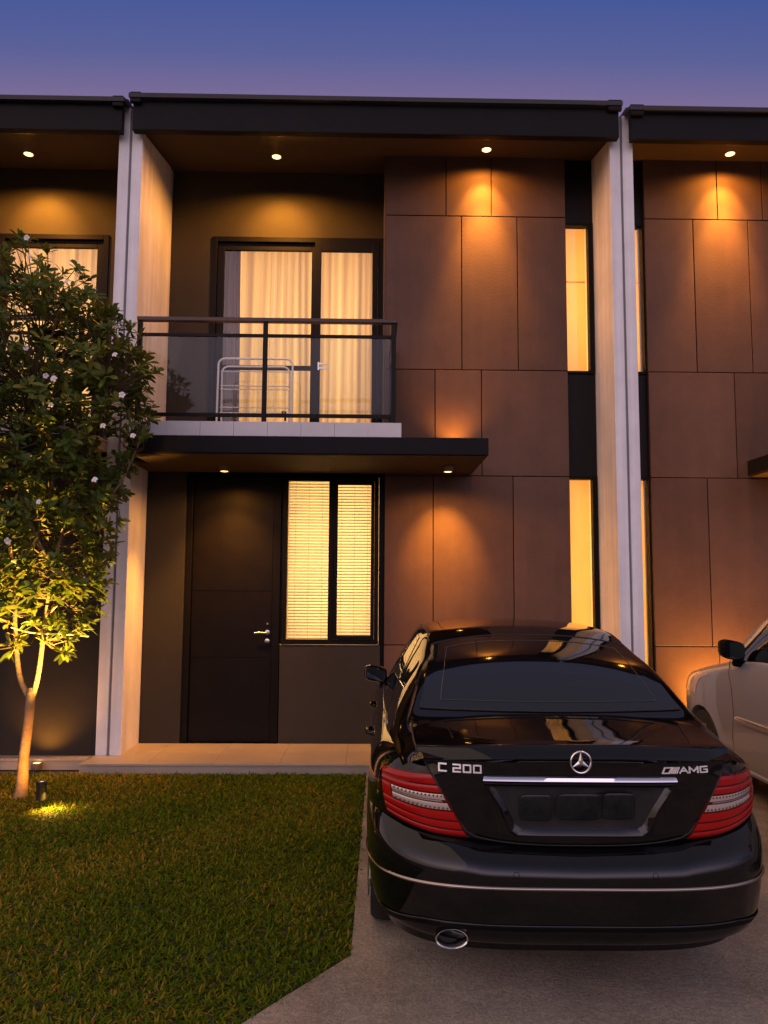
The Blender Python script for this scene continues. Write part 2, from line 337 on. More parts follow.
    for z0, z1 in ((.552, 2.873), (3.997, 5.698)):
        w = B((2.124, 2.136, 8.45, 8.55, z0, z1), (2.385, 2.436, 8.45, 8.55, z0, z1), (2.136, 2.385, 8.45, 8.55, z0, z0+.03), (2.136, 2.385, 8.45, 8.55, z1-.03, z1)).build('narrow_window', K['frame'], h, bevel=.003)
        B((2.135, 2.386, 8.49, 8.496, z0+.028, z1-.028)).build('glass_pane', K['glass'], w)
        B((2.138, 2.44, 9.10, 9.13, z0-.05, z1+.05), (2.122, 2.1365, 8.61, 9.09, z0-.05, z1+.05), (2.441, 2.47, 8.61, 9.09, z0-.05, z1+.05), (2.138, 2.44, 8.61, 9.09, z0-.08, z0-.051), (2.138, 2.44, 8.61, 9.09, z1+.051, z1+.08)).each('room_lining', K['room'], w)
        light('room_lamp', 'AREA', (X(2.29), 9.06, (z0+z1)/2), 8*(z1-z0)/1.7, (1, .62, .22), (0, -1, 0), .27, sy=z1-z0, parent=h)
    # upper recess wall + sliding door opening
    B((L, -1.865, 9.05, 9.2, 3.0, 6.75), (-1.865, .1395, 9.05, 9.2, 5.75, 6.75)).build('recess_wall', K['olive'], h)
    z0, z1 = 3.10, 5.748
    sd = B((-1.863, -1.80, 9.03, 9.12, z0, z1), (.075, .138, 9.03, 9.12, z0, z1), (-1.80, .075, 9.03, 9.12, z1-.06, z1), (-1.80, .075, 9.03, 9.12, z0, z0+.05)).build('sliding_door', K['frame'], h, bevel=.004)
    B((-.66, -.585, 9.015, 9.06, z0+.052, z1-.062), (.01, .074, 9.015, 9.06, z0+.052, z1-.062), (-.585, .01, 9.015, 9.06, z1-.17, z1-.062), (-.585, .01, 9.015, 9.06, z0+.052, z0+.13)).build('door_leaf', K['frame'], sd, bevel=.004)
    B((-1.799, -1.72, 9.065, 9.105, z0+.052, z1-.062), (-.70, -.62, 9.065, 9.105, z0+.052, z1-.062), (-1.72, -.70, 9.065, 9.105, z1-.15, z1-.062), (-1.72, -.70, 9.065, 9.105, z0+.052, z0+.13), (-1.72, -.70, 9.07, 9.10, 4.17, 4.225)).build('door_leaf', K['frame'], sd, bevel=.004)
    B((-.60, -.50, 8.985, 9.0, 4.215, 4.235), (-.60, -.50, 8.985, 9.0, 4.165, 4.185), (-.61, -.59, 8.985, 9.014, 4.15, 4.25)).each('door_handle', K['steel'], sd, bevel=.003)
    B((-.586, .011, 9.035, 9.04, z0+.128, z1-.168), (-1.721, -.699, 9.083, 9.088, z0+.128, z1-.148)).each('glass_pane', K['glass'], sd)
    B((-2.0, .139, 10.3, 10.33, 3.0, 5.9), (-2.04, -2.001, 9.21, 10.29, 3.0, 5.9), (.14, .16, 9.31, 10.29, 3.0, 5.9), (-2.0, .139, 9.21, 10.29, 2.97, 2.999), (-2.0, .139, 9.21, 10.29, 5.901, 5.93)).each('room_lining', K['room'], h)
    light('room_lamp', 'AREA', (X(-.9), 10.2, 4.6), 35, (1, .57, .19), (0, -1, 0), 1.9, sy=2.2, parent=h)
    # balcony floor, curb, canopy
    B((L, .139, 7.52, 9.045, 2.98, 3.095)).build('balcony_floor', K['tile'], h)
    cb = MB(); edges = np.linspace(-2.20, .29, 9)
    for a, b in zip(edges[:-1], edges[1:]): cb.box(X(a+.0008), X(b-.0008), 7.33, 7.515, 3.052, 3.20)
    cb.build('balcony_curb', K['curb'], h, bevel=.003)
    cz0, cz1 = 2.875, 3.045
    poly = [(-2.20, 7.22), (1.085, 7.22), (1.085, 8.396), (L, 8.396), (L, 7.82), (-2.20, 7.82)]
    MB().prism([(X(a), b) for a, b in poly], cz0+.012, cz1).build('canopy', K['fascia'], h, bevel=.004)
    poly = [(-2.17, 7.25), (1.055, 7.25), (1.055, 8.39), (L+.01, 8.39), (L+.01, 7.83), (-2.17, 7.83)]
    MB().prism([(X(a), b) for a, b in poly], cz0, cz0+.010).build('canopy_soffit', K['soffit'], h)
    # railing
    yb = 7.42; nm = 'middle' if main else ('left' if left else 'right')
    ra = empty('balcony_railing', (0, 0, 0), f'black balcony railing with glass panels and a brown handrail on the {nm} house', 'railing', 'balcony railings')
    B(*[(x-.022, x+.022, yb-.02, yb+.02, 3.202, 4.172) for x in (-2.185, -1.00, .215)], (.195, .235, 8.33, 8.37, 3.20, 4.17)).each('post', K['rail'], ra, bevel=.003)
    B((-2.163, .193, yb-.015, yb+.015, 4.03, 4.06), (-2.163, .193, yb-.013, yb+.013, 3.26, 3.295), (.205, .225, yb+.022, 8.325, 4.03, 4.06), (.205, .225, yb+.022, 8.325, 3.26, 3.295)).each('rail_bar', K['rail'], ra, bevel=.003)
    B((-2.21, .255, yb-.032, yb+.032, 4.174, 4.214), (.19, .254, yb+.033, 8.395, 4.174, 4.214)).each('handrail', K['handrail'], ra, bevel=.006)
    B((-2.162, -1.023, yb-.004, yb+.004, 3.297, 4.028), (-.977, .192, yb-.004, yb+.004, 3.297, 4.028), (.213, .219, yb+.03, 8.32, 3.297, 4.028)).each('glass_panel', K['railglass'], ra)
    # roof: sloping soffit, fascia, tiles, gutter end
    q = MB().prism([(7.75, 6.275), (9.30, 6.60), (9.30, 6.63), (7.75, 6.305)], X(L), X(Rr), 'x'); q.build('soffit', K['soffit'], h)
    oz = -.03 if main else -.075
    q = MB().prism([(7.66, 6.235+oz*.3), (7.745, 6.235+oz*.3), (7.745, 6.56+oz), (7.66, 6.56+oz)], X(L-.07), X(Rr+.06), 'x'); rf = q.build('fascia', K['fascia'], h, bevel=.006)
    q = MB()
    q.prism([(7.60, 6.565+oz), (12.6, 7.905+oz), (12.6, 7.95+oz), (7.60, 6.61+oz)], X(L-.10), X(Rr+.085), 'x')
    for k in range(14):
        y = 7.75+k*.34; z = 6.61+oz+(y-7.6)*.268; q.prism([(y, z-.02), (y+.34, z+.065), (y+.0, z+.03)], X(L-.095), X(Rr+.08), 'x')
    ro = q.build('roof', K['roof'], h)
    B((L-.09, L+.02, 7.61, 7.655, 6.52+oz, 6.63+oz), (Rr-.06, Rr+.08, 7.61, 7.655, 6.52+oz, 6.63+oz)).each('fascia_end_cap', K['fascia'], rf, bevel=.008)
    # rear part of the shell
    B((L, Rr, 15.8, 16.0, 0, 6.6)).build('rear_wall', K['olive'], h)
    # porch
    yq = 7.43 if not left else 7.62
    xe = -2.60 if main else L; q = MB(); ex = np.arange(xe, 2.42, .60)
    pq = B((xe, 2.43, yq+.012, 7.79 if left else 8.395, -.02, .058)).build('porch_step', K['tile'], h)
    for a in ex:
        for (y0, y1) in (((yq, 7.79),) if left else ((yq, 7.99), (7.99, 8.395))): q.box(X(a+.0009), X(min(a+.60, 2.43)-.0009), y0+.0009, y1-.0009, .0585, .078)
    q.build('floor_tile', K['tile'], pq, bevel=.002)
    return h, X
HM, XM = house(1, 0, 'middle terraced house with a railed balcony over a dark front door', True)
HL, XL = house(-1, -2.46, 'left terraced house half hidden behind the flowering tree', False)
HR, XR = house(-1, 2.56, 'right terraced house of brown panels behind the white car', False)
# white party walls
def party(x0, x1, label):
    p = empty('party_wall', ((x0+x1)/2, 7.8, 0), label, 'wall', 'white party walls between the houses')
    xm = (x0+x1)/2; hx = (x1-x0)/2
    MB().box(-hx+.004, hx-.004, .03, 8.0, 0, 6.52).build('wall_body', K['white'], p)
    for a, b in ((-hx, -.012), (.012, hx)): MB().box(a, b, 0, .07 if a < 0 else .071, 0, 6.55).build('end_pier', K['white'], p, bevel=.006)
    MB().box(-.011, .011, .018, .05, 0, 6.54).build('groove', mat('groove', (.2, .2, .2), .8), p)
    return p
party(-2.58, -2.34, 'tall white party wall left of the front door, beside the tree')
party(2.44, 2.68, 'tall white party wall right of the brown panels, behind the black car')

# curtains, shades, blinds
def curtain(X, x0, x1, z0, z1, y, m_, label, folds, amp, seed, nm='curtain', cat='curtain', grp='lit curtains upstairs'):
    r = random.Random(seed); n = folds*10; ph = [r.uniform(-.9, .9) for _ in range(folds+2)]; am = [r.uniform(.5, 1.2) for _ in range(folds+2)]
    rows = []
    for j in range(13):
        t = j/12; row = []
        for i in range(n+1):
            u = i/n*folds; k = int(u); f = u-k; a = am[k]*(1-f)+am[k+1]*f; p = ph[k]*(1-f)+ph[k+1]*f
            row.append((X(x0+(x1-x0)*i/n+.012*math.sin(3*t+u)), y+amp*a*math.sin(2*math.pi*u+p*(.4+t))*(.7+.5*t), z1+(z0-z1)*t))
        rows.append(row)
    o = MB().grid(rows).build(nm, m_, smooth=80); tag(o, label, cat, grp); return o
curtain(XM, -1.62, .10, 3.12, 5.80, 9.27, K['curtain'], 'sheer warm-lit curtain behind the balcony sliding door of the middle house', 10, .06, 1)
curtain(XM, -1.93, -1.55, 3.12, 5.80, 9.24, K['drape'], 'dark drape at the left edge of the balcony sliding door', 5, .03, 2, 'drape', 'drape', None)
curtain(XL, -1.80, .12, 3.12, 5.80, 9.27, K['curtain'], 'sheer warm-lit curtain upstairs in the left house, above the tree crown', 10, .06, 3)
def blind(x0, x1, z0, z1, y, label):
    q = MB(); n = int((z1-z0)/.032)
    for i in range(n):
        z = z1-.04-i*.032+rng.normal(0, .0012); q.add([(x0, y-.006, z), (x1, y-.006, z), (x1, y-.003, z+.021), (x0, y-.003, z+.021), (x1, y+.006, z+.044), (x0, y+.006, z+.044)], [(0, 1, 2, 3), (3, 2, 4, 5)])
    t = empty('window_blind', ((x0+x1)/2, y, z0), label, 'blind', 'venetian blinds in the ground floor window')
    for i, v in enumerate(q.v): q.v[i] = (v[0]-t.location.x, v[1]-y, v[2]-z0)
    o = q.build('slat', K['blind'], t, fix=False)
    q2 = MB()  # brown strips put in as the shadow lines between the slats
    for i in range(n):
        z = z1-.04-i*.032-z0; q2.box(x0-t.location.x, x1-t.location.x, -.0085, -.0070, z-.003, z+.0045)
    q2.build('slat_shade_line', mat('slat_shade_line', (.42, .26, .09), .6), t)
    c = MB()
    for x in (x0+.07, (x0+x1)/2, x1-.07): c.tube([(x-t.location.x, -.014, z1-z0), (x-t.location.x, -.014, 0)], .0012, 5)
    c.build('cord', mat('cord', (.25, .17, .08), .7), t)
    MB().box(x0-t.location.x, x1-t.location.x, -.02, .02, z1-z0+.004, z1-z0+.03).build('head_rail', mat('head_rail', (.5, .42, .28), .5), t)
blind(-.858, -.434, 1.12, 2.81, 8.535, 'glowing yellow venetian blind in the left, fixed half of the ground floor window')
blind(-.372, .050, 1.12, 2.81, 8.545, 'glowing yellow venetian blind in the right, casement half of the ground floor window')
for X, nm in ((XM, 'middle house'), (XR, 'right house')):
    for z0, z1, st in ((.56, 2.86, 'downstairs'), (4.0, 5.69, 'upstairs')):
        t = MB().box(X(2.139), X(2.384), 8.60, 8.603, z0, z1)
        if st == 'upstairs': t.box(X(2.139), X(2.384), 8.592, 8.5985, z1-.62, z1-.605)
        o = t.build('roller_shade', K['shade']); tag(o, f'glowing yellow roller shade in the narrow {st} window of the {nm}', 'shade', 'roller shades in the narrow windows')

# ------------------------------------------------------------------ lamps
def downlight(x, y, z, label, power, ang, tilt=(0, 0, -1), drop=.012, r=.06, flood=0, mid=0, low=0):
    t = empty('downlight', (x, y, z), label, 'downlight', 'warm downlights under the eaves and canopy')
    MB().lathe([(r*.80, .0), (r, -.001), (r, -drop), (r*.86, -drop-.004), (r*.80, -drop+.004), (r*.78, -.002)], (0, 0, 0), 'z', 28).build('housing', K['lamp'], t, smooth=40)
    MB().lathe([(r*.76, -drop+.006), (r*.76, -drop-.001), (r*.5, -drop-.005), (.002, -drop-.007)], (0, 0, 0), 'z', 24).build('lens', K['lens'], t, smooth=40)
    light('spot', 'SPOT', (0, 0, -drop-.03), power, WARM, tilt, .03, ang, 1.0, parent=t)
    if flood: light('flood', 'SPOT', (0, 0, -drop-.03), flood, WARM, (0, 0, -1), .03, 168, .5, parent=t)
    if low: light('low', 'SPOT', (0, 0, -drop-.03), low, WARM, (0, .16, -1), .03, 48, 1, parent=t)
    if mid: light('mid', 'SPOT', (0, 0, -drop-.03), mid, WARM, (0, 0, -1), .03, 118, .9, parent=t)
    return t
def sof(y): return 6.275+(y-7.75)*.2097
P1, P2 = 210, 210
downlight(-3.80, 8.50, sof(8.50)-.001, 'round downlight under the eave of the left house, above the tree', P1, 76, (0, .80, -1), flood=150)
downlight(-1.06, 8.46, sof(8.46)-.001, 'round downlight under the eave above the balcony', P2, 76, (0, .80, -1), flood=150)
downlight(1.22, 8.13, sof(8.13)-.001, 'round downlight under the eave above the brown panels of the middle house', 210, 66, (0, .42, -1), flood=40, mid=50, low=560)
downlight(3.85, 8.14, sof(8.14)-.001, 'round downlight under the eave of the right house', 210, 66, (0, .42, -1), flood=40, mid=50, low=560)
DD = downlight(-1.45, 7.92, 2.874, 'surface downlight under the canopy in front of the door', 200, 80, (.0, .45, -1), .055, .05, 40, 80)
light('wash', 'SPOT', (0, 0, -.09), 230, WARM, (-.46, .02, -1), .03, 54, 1, parent=DD)
downlight(.77, 7.82, 2.874, 'surface downlight under the right end of the canopy by the brown panels', 230, 60, (0, .80, -1), .055, .05, 40, 60, 160)
def uplight(x, y, z, label, power, direction, ang):
    t = empty('uplight', (x, y, z), label, 'uplight', 'small wall uplights')
    MB().lathe([(.045, 0), (.05, .01), (.05, .055), (.042, .06), (.040, .05)], (0, 0, 0), 'z', 24).build('housing', K['lamp'], t, smooth=40)
    MB().lathe([(.038, .04), (.038, .052), (.002, .056)], (0, 0, 0), 'z', 20).build('lens', K['lens'], t, smooth=40)
    light('spot', 'SPOT', (0, 0, .09), power, WARM, direction, .03, ang, 1, parent=t)
    return t
uplight(-3.03, 7.57, .0, 'small uplight at the step of the left house wall, behind the trunk', 34, (.05, .55, 1), 115)
uplight(.88, 8.18, 3.046, 'small uplight on top of the canopy below the brown panels', 38, (0, .5, 1), 110)
uplight(3.62, 8.20, .079, 'small uplight at the foot of the right house wall, behind the white car', 700, (0, .35, 1), 110)

# ------------------------------------------------------------------ drying rack on the balcony
t = empty('drying_rack', (-1.26, 8.6, 3.1), 'white tubular clothes drying rack folded on the balcony', 'drying rack')
def uframe(w, hgt, y, lean, r=.011):
    c = .07; pts = [(-w, y, 0)]
    for a in np.linspace(math.pi, math.pi/2, 6): pts.append((-w+c+c*math.cos(a), y+lean, hgt-c+c*math.sin(a)))
    for a in np.linspace(math.pi/2, 0, 6): pts.append((w-c+c*math.cos(a), y+lean, hgt-c+c*math.sin(a)))
    pts.append((w, y, 0)); return pts
MB().tube(uframe(.405, 1.06, -.06, .05), .011).build('outer_frame', K['rackwhite'], t, smooth=60)
MB().tube(uframe(.37, .98, .06, -.04), .010).build('inner_frame', K['rackwhite'], t, smooth=60)
q = MB()
for z in (.30, .46, .52, .72, .76, .92): MB().tube([(-.38, 0, z), (.38, 0, z)], .006, 8).build('hanging_bar', K['rackwhite'], t, smooth=60)
MB().tube([(.31, -.07, .42), (.31, -.08, .46), (.34, -.08, .46), (.34, -.07, .36)], .012, 8).build('hinge_clip', K['frame'], t)

# ------------------------------------------------------------------ cars
def paintmat(name, col, rough, coat, flake=0, spec=.5):
    return mat(name, col, rough, 0, coat, spec=spec, bump=flake, bscale=900)
K['black'] = paintmat('black_car_paint', (.003, .003, .0034), .3, 1.0, spec=.0)
K['pearl'] = paintmat('white_car_paint', (.26, .27, .29), .35, .8)
K['carglass'] = mat('tinted_glass', (.004, .0042, .005), .03, 0, 0, spec=.85)
K['rubber'] = mat('rubber', (.012, .012, .012), .7)
K['plastic'] = mat('black_plastic', (.006, .006, .0065), .55, spec=.06)
K['red'] = mat('red_lens', (.36, .004, .004), .2, 0, .45, spec=.2, emit=(1, .03, .02), es=.0)
K['redd'] = mat('dark_red_lens', (.07, .002, .002), .2, 0, .45, spec=.2)
K['clear'] = mat('clear_lens', (.62, .52, .46), .25, .5, 1.0)
K['plate'] = mat('plate_dark', (.020, .020, .021), .5, spec=.25, var=.3, vscale=14)
K['plate2'] = mat('plate_cover', (.008, .011, .012), .2, 0, .25, spec=.2, var=.5, vscale=22)
K['mirror'] = mat('mirror_glass', (.035, .045, .05), .02, 1)
K['alloy'] = mat('alloy', (.45, .45, .46), .3, 1)

class Shape:
    def __init__(s, Wt, YR, YF, L=.8, n=3.5, LF=1.0, nf=2.6):
        s.W = smoothtab(Wt); s.YR = smoothtab(YR); s.YF = smoothtab(YF); s.L = L; s.n = n; s.LF = LF; s.nf = nf
    def rear(s, q, z, W=None, YR=None, off=0):
        w = (W or s.W)(z)+off; y0 = (YR or s.YR)(z)-off; a = abs(math.sin(q*math.pi/2)); n = s.n
        return (math.copysign(w*a, q), float(y0+s.L*(1-max(0, 1-a**n)**(1/n))), float(z))
    def qx(s, x, z, W=None): return math.copysign(math.asin(min(1, abs(x)/float((W or s.W)(z))))/(math.pi/2), x)
    def ring(s, z, N=44, M=10):
        w = float(s.W(z)); pts = [s.rear(q, z) for q in np.linspace(-1, 1, 2*N+1)]
        y0 = float(s.YR(z))+s.L; y1 = float(s.YF(z))-s.LF
        right = [(w, y0+(y1-y0)*k/M, z) for k in range(1, M)]
        fr = []
        for q in np.linspace(1, -1, 2*N+1):
            a = abs(math.sin(q*math.pi/2)); fr.append((math.copysign(w*a, q), y1+s.LF*max(0, 1-a**s.nf)**(1/s.nf), z))
        leftp = [(-p[0], p[1], p[2]) for p in right[::-1]]
        return pts+right+fr+leftp
    def body(s, zs):
        q = MB(); rings = [s.ring(z) for z in zs]; q.grid(rings, True); n = len(rings[0])
        b = len(q.v)-n; q.f.append(tuple(range(b, b+n))); q.f.append(tuple(range(n))[::-1]); return q
    def patch(s, bl, br, tl, tr, N=14, M=10, off=.004, W=None, YR=None, left=None, right=None, bottom=None, top=None):
        """Coons patch in (x, z) seen from behind, laid on the body surface. edges are optional polylines (x,z)"""
        def edge(p, a, b):
            pts = [a]+(p or [])+[b]; pts = np.array(pts, float); dd = np.r_[0, np.cumsum(np.linalg.norm(np.diff(pts, axis=0), axis=1))]; dd /= dd[-1]
            return lambda t: np.array([np.interp(t, dd, pts[:, 0]), np.interp(t, dd, pts[:, 1])])
        eb, et, el_, er = edge(bottom, bl, br), edge(top, tl, tr), edge(left, bl, tl), edge(right, br, tr)
        rows = []
        for j in range(M+1):
            v = j/M; row = []
            for i in range(N+1):
                u = i/N
                p = (1-v)*eb(u)+v*et(u)+(1-u)*el_(v)+u*er(v)-((1-u)*(1-v)*np.array(bl)+u*(1-v)*np.array(br)+(1-u)*v*np.array(tl)+u*v*np.array(tr))
                row.append(s.rear(s.qx(p[0], p[1], W), p[1], W, YR, off))
            rows.append(row)
        return rows
class House_:
    """greenhouse surface: y along the car, t 0 belt .. 1 roof edge .. 2 centre line .. 4 other belt"""
    def __init__(s, st, crown=1):
        f = lambda k: smoothtab([(r_[0], r_[k]) for r_ in st]); s.zr, s.ze, s.we, s.wb, s.zb = [f(k) for k in range(1, 6)]; s.y0 = st[0][0]; s.y1 = st[-1][0]
    def P(s, y, t, off=0):
        sg = -1
        if t > 2: t = 4-t; sg = 1
        zr, ze, we, wb, zb = [float(f(y)) for f in (s.zr, s.ze, s.we, s.wb, s.zb)]
        def side(a): return (wb+(we-wb)*a+.014*math.sin(math.pi*a), zb+(ze-zb)*a)
        def top(b): x = we*(1-b); return (x, ze+(zr-ze)*(1-(1-b)**2.2))
        if t <= .86: x, z = side(t)
        elif t >= 1.16: x, z = top(t-1)
        else:
            u = (t-.86)/.30; a = side(.86); c = top(.16); b = (we+.012, ze+.008)
            x = (1-u)**2*a[0]+2*u*(1-u)*b[0]+u*u*c[0]; z = (1-u)**2*a[1]+2*u*(1-u)*b[1]+u*u*c[1]
        return (sg*(x+off*(.7 if t < 1 else 0)), y, z+off*(.3 if t < 1 else 1))
    def patch(s, y0, y1, t0, t1, N=20, M=20, off=0, fy=None):
        rows = []
        for j in range(M+1):
            v = j/M; row = []
            for i in range(N+1):
                t = t0+(t1-t0)*i/N; a, b = (y0, y1) if fy is None else fy(t)
                y = a+(b-a)*v; row.append(s.P(y, t, off if not hasattr(off, '__len__') else off[0]))
            rows.append(row)
        return rows
def wheel(p, x, y, rad, wid, sgn, nm='wheel', spokes=7):
    t = MB().lathe([(rad*.70, -wid/2), (rad*.93, -wid/2), (rad*.985, -wid*.40), (rad, -wid*.25), (rad, wid*.25), (rad*.985, wid*.40), (rad*.93, wid/2), (rad*.70, wid/2)], (x, y, rad), 'x', 48)
    w = t.build(nm, K['rubber'], p, smooth=35)
    rm = MB().lathe([(rad*.69, -wid*.3), (rad*.71, wid*.46), (rad*.66, wid*.47), (rad*.62, wid*.1), (rad*.2, wid*.05)], (x, y, rad), 'x', 40, sgn)
    for k in range(spokes):
        a = 2*math.pi*k/spokes
        rm.tube([(x+sgn*wid*.36, y+rad*.1*math.cos(a), rad+rad*.1*math.sin(a)), (x+sgn*wid*.44, y+rad*.66*math.cos(a), rad+rad*.66*math.sin(a))], [.05, .03], 8)
    rm.build('rim', K['alloy'], w, smooth=40)
    return w
def strokes(sh, segs, wd, off, W=None, YR=None):
    """flat raised lettering: each seg is a polyline of (x,z)"""
    q = MB()
    for sg in segs:
        for a, b in zip(sg[:-1], sg[1:]):
            a = np.array(a); b = np.array(b); dv = b-a; L = np.linalg.norm(dv); dv = dv/L; nn = np.array([-dv[1], dv[0]])*wd/2; e0 = dv*wd/2
            c = [a-e0-nn, b+e0-nn, b+e0+nn, a-e0+nn]; vs = []
            for o_ in (off, off-.004):
                for p in c: vs.append(sh.rear(sh.qx(p[0], p[1], W), p[1], W, YR, o_))
            q.add(vs, [(0, 1, 2, 3), (7, 6, 5, 4), (0, 4, 5, 1), (1, 5, 6, 2), (2, 6, 7, 3), (3, 7, 4, 0)])
    return q

# ---- black sedan seen from behind
def sedan():
    t = empty('parked_sedan', (.845, 3.20, 0), 'glossy black sedan seen from behind on the driveway, with red tail lights', 'car', None, -.022); t.scale = (.98, 1, 1)
    Wt = [(.22, .80), (.30, .84), (.45, .868), (.60, .88), (.75, .878), (.86, .868), (.915, .848), (.955, .815), (.985, .768), (1.0, .70), (1.005, .66)]
    YR = [(.22, .16), (.50, .13), (.66, .105), (.80, .085), (.93, .078), (.96, .072), (.985, .060), (1.005, .085)]
    YF = [(.22, 4.40), (.45, 4.57), (.65, 4.56), (.76, 4.42), (.86, 3.95), (.93, 3.55), (1.005, 3.35)]
    sh = Shape(Wt, YR, YF, .78, 3.8)
    b = sh.body(list(np.linspace(.22, .88, 20))+[.90, .915, .93, .945, .955, .965, .975, .985, .992, .998, 1.002]).build('body', K['black'], t, smooth=40)
    cs = []
    for y in (1.065, 3.825):
        for sx_ in (-1, 1):
            c = MB().lathe([(.345, 0), (.345, .42)], (sx_*.55, y, .315), 'x', 48, sx_).build('c', K['plastic'], t); cs.append(c)
    cut(b, *cs); b.data.set_sharp_from_angle(angle=R(40))
    q = MB()
    for y in (1.065, 3.825):
        q.box(-.50, .50, y-.3, y+.3, .19, .235)
    q.box(-.58, .58, .6, 4.2, .24, .30); q.build('underbody', K['plastic'], t)
    for y in (1.065, 3.825):
        for sx_ in (-1, 1): wheel(t, sx_*.755, y, .318, .215, sx_)
    # greenhouse
    st = [(.10, .990, .982, .64, .72, .955), (.22, 1.012, 1.002, .65, .735, .968), (.40, 1.038, 1.026, .66, .755, .978), (.56, 1.080, 1.062, .676, .768, .985), (.68, 1.152, 1.124, .656, .778, .982), (.83, 1.243, 1.208, .627, .788, .975), (1.00, 1.326, 1.285, .598, .795, .965), (1.15, 1.375, 1.332, .575, .80, .958), (1.30, 1.413, 1.374, .562, .80, .956),
          (1.55, 1.456, 1.419, .556, .805, .952), (2.1, 1.474, 1.436, .56, .81, .945), (2.6, 1.452, 1.412, .555, .81, .94), (2.95, 1.36, 1.32, .565, .81, .936), (3.25, 1.19, 1.15, .61, .80, .93), (3.5, 1.03, 1.0, .66, .78, .925)]
    gh = House_(st)
    MB().grid(gh.patch(.10, 3.5, 0, 4, 60, 70)).build('cabin', K['black'], t, smooth=50)
    def rearcurve(tt):   # bottom edge bows back, top edge bows forward
        u = (tt-2)/.95; return (.598+.045*u*u, 1.290-.045*u*u*u*u-.02*u*u)
    rg = gh.patch(0, 0, 1.055, 2.945, 40, 24, .004, rearcurve)
    w = MB().solid(rg, .003).build('rear_window', K['carglass'], t, smooth=50)
    inner = []
    for a in np.linspace(1.20, 2.80, 40): y0, y1 = rearcurve(a); inner.append(gh.P(y0+.05, a, .0055))
    side = [gh.P(y, 2.80, .0055) for y in np.linspace(.70, 1.15, 16)]; topl = []
    for a in np.linspace(2.80, 1.20, 40): y0, y1 = rearcurve(a); topl.append(gh.P(y1-.10, a, .0055))
    side2 = [gh.P(y, 1.20, .0055) for y in np.linspace(1.15, .70, 16)]
    MB().tube(inner+side+topl+side2+[inner[0]], .0016, 5).build('defroster_line', mat('defroster', (.05, .05, .055), .4), w)
    sealr = []
    for a in np.linspace(1.06, 2.94, 60): sealr.append(gh.P(rearcurve(a)[1]+.004, a, .004))
    for a in np.linspace(2.94, 1.06, 60): sealr.append(gh.P(rearcurve(a)[0]-.004, a, .004))
    MB().tube(sealr+[sealr[0]], .004, 6).build('window_seal', K['rubber'], w, smooth=60)
    for sgn in (0, 1):
        T = (lambda a: a) if sgn == 0 else (lambda a: 4-a)
        for y0, y1, y2, y3 in ((1.28, 1.95, 1.66, 1.97), (2.03, 3.10, 2.05, 2.80)):
            rows = []
            for j in range(15):
                v = j/14; rows.append([gh.P((y0+(y2-y0)*v)+((y1+(y3-y1)*v)-(y0+(y2-y0)*v))*i/16, T(.06+.84*v), .004) for i in range(17)])
            MB().solid(rows if sgn == 1 else [r_[::-1] for r_ in rows], .004).build('side_window', K['carglass'], t, smooth=50)
        tr = [gh.P(y, T(.035), .006) for y in np.linspace(1.0, 3.2, 24)]
        MB().tube(tr, .006, 6).build('window_trim', K['chrome'], t, smooth=60)
    # shut lines of the roof sides
    for T in (1.0, 3.0): MB().tube([gh.P(y, T+(.02 if T < 2 else -.02), .001) for y in np.linspace(1.32, 2.9, 30)], .004, 6).build('roof_moulding', K['rubber'], t)
    # trunk lid: deck, lip and rear face in one sheet
    prof = [(.600, 1.092, .668), (.50, 1.079, .668), (.36, 1.064, .667), (.24, 1.054, .665), (.16, 1.049, .663), (.105, 1.0455, .660), (.090, 1.043, .658), (.082, 1.037, .657), (.066, 1.021, .655), (.052, 1.006, .653), (.0475, .999, .650), (.0480, .994, .648), (.056, .986, .640), (.062, .978, .632), (.064, .955, .618), (.065, .93, .603), (.067, .90, .584), (.070, .86, .560), (.078, .80, .525), (.087, .75, .492), (.092, .70, .455), (.096, .668, .425), (.100, .650, .39)]
    rows = []
    for yc, zc, hw in prof:
        row = []
        for u in np.linspace(-1, 1, 49):
            x = hw*u; w_ = max(.80, float(sh.W(min(zc, .96)))); dy = sh.L*(1-(1-(abs(x)/w_)**sh.n)**(1/sh.n)); k = max(0, min(1, (.600-yc)/.50))
            dz = -.030*abs(u)**2.6 if zc > 1.0 else -.030*abs(u)**2.6*max(0, (zc-.978)/.022)
            if zc < .70: dz += .020*(abs(u)**3)*(.70-zc)/.043
            row.append((x, yc+dy*k+.0, zc+dz))
        rows.append(row)
    lid = MB().solid(rows[::-1], .006)
    lid = lid.build('trunk_lid', K['black'], t, smooth=35)
    # edge shadow gap around the lid
    edge = [rows[i][0] for i in range(len(rows))]+rows[-1][1:]+[rows[i][-1] for i in range(len(rows)-2, -1, -1)]
    MB().tube([(x*1.006, y+.004, z-.002) for x, y, z in edge], .0045, 6).build('shut_line', K['rubber'], lid)
    # number plate recess: dark bowl with a sloped painted rim standing on the lid
    def rf(x, z, off): return sh.rear(sh.qx(x, z), z, None, lambda zz: float(ip(zz, [(.66, .094), (.75, .086), (.80, .0775), (.86, .0695), (.90, .0655), (.93, .0635)])), off)
    def trap(s_, dz=0): return [(-.345*s_-.03, .893+dz), (.345*s_+.03, .893+dz), (.315*s_, .80), (.275*s_, .715+(1-s_)*.25), (.250*s_, .698+(1-s_)*.30), (-.250*s_, .698+(1-s_)*.30), (-.275*s_, .715+(1-s_)*.25), (-.315*s_, .80)]
    o_, i_ = trap(1.03), trap(.935)
    q = MB()
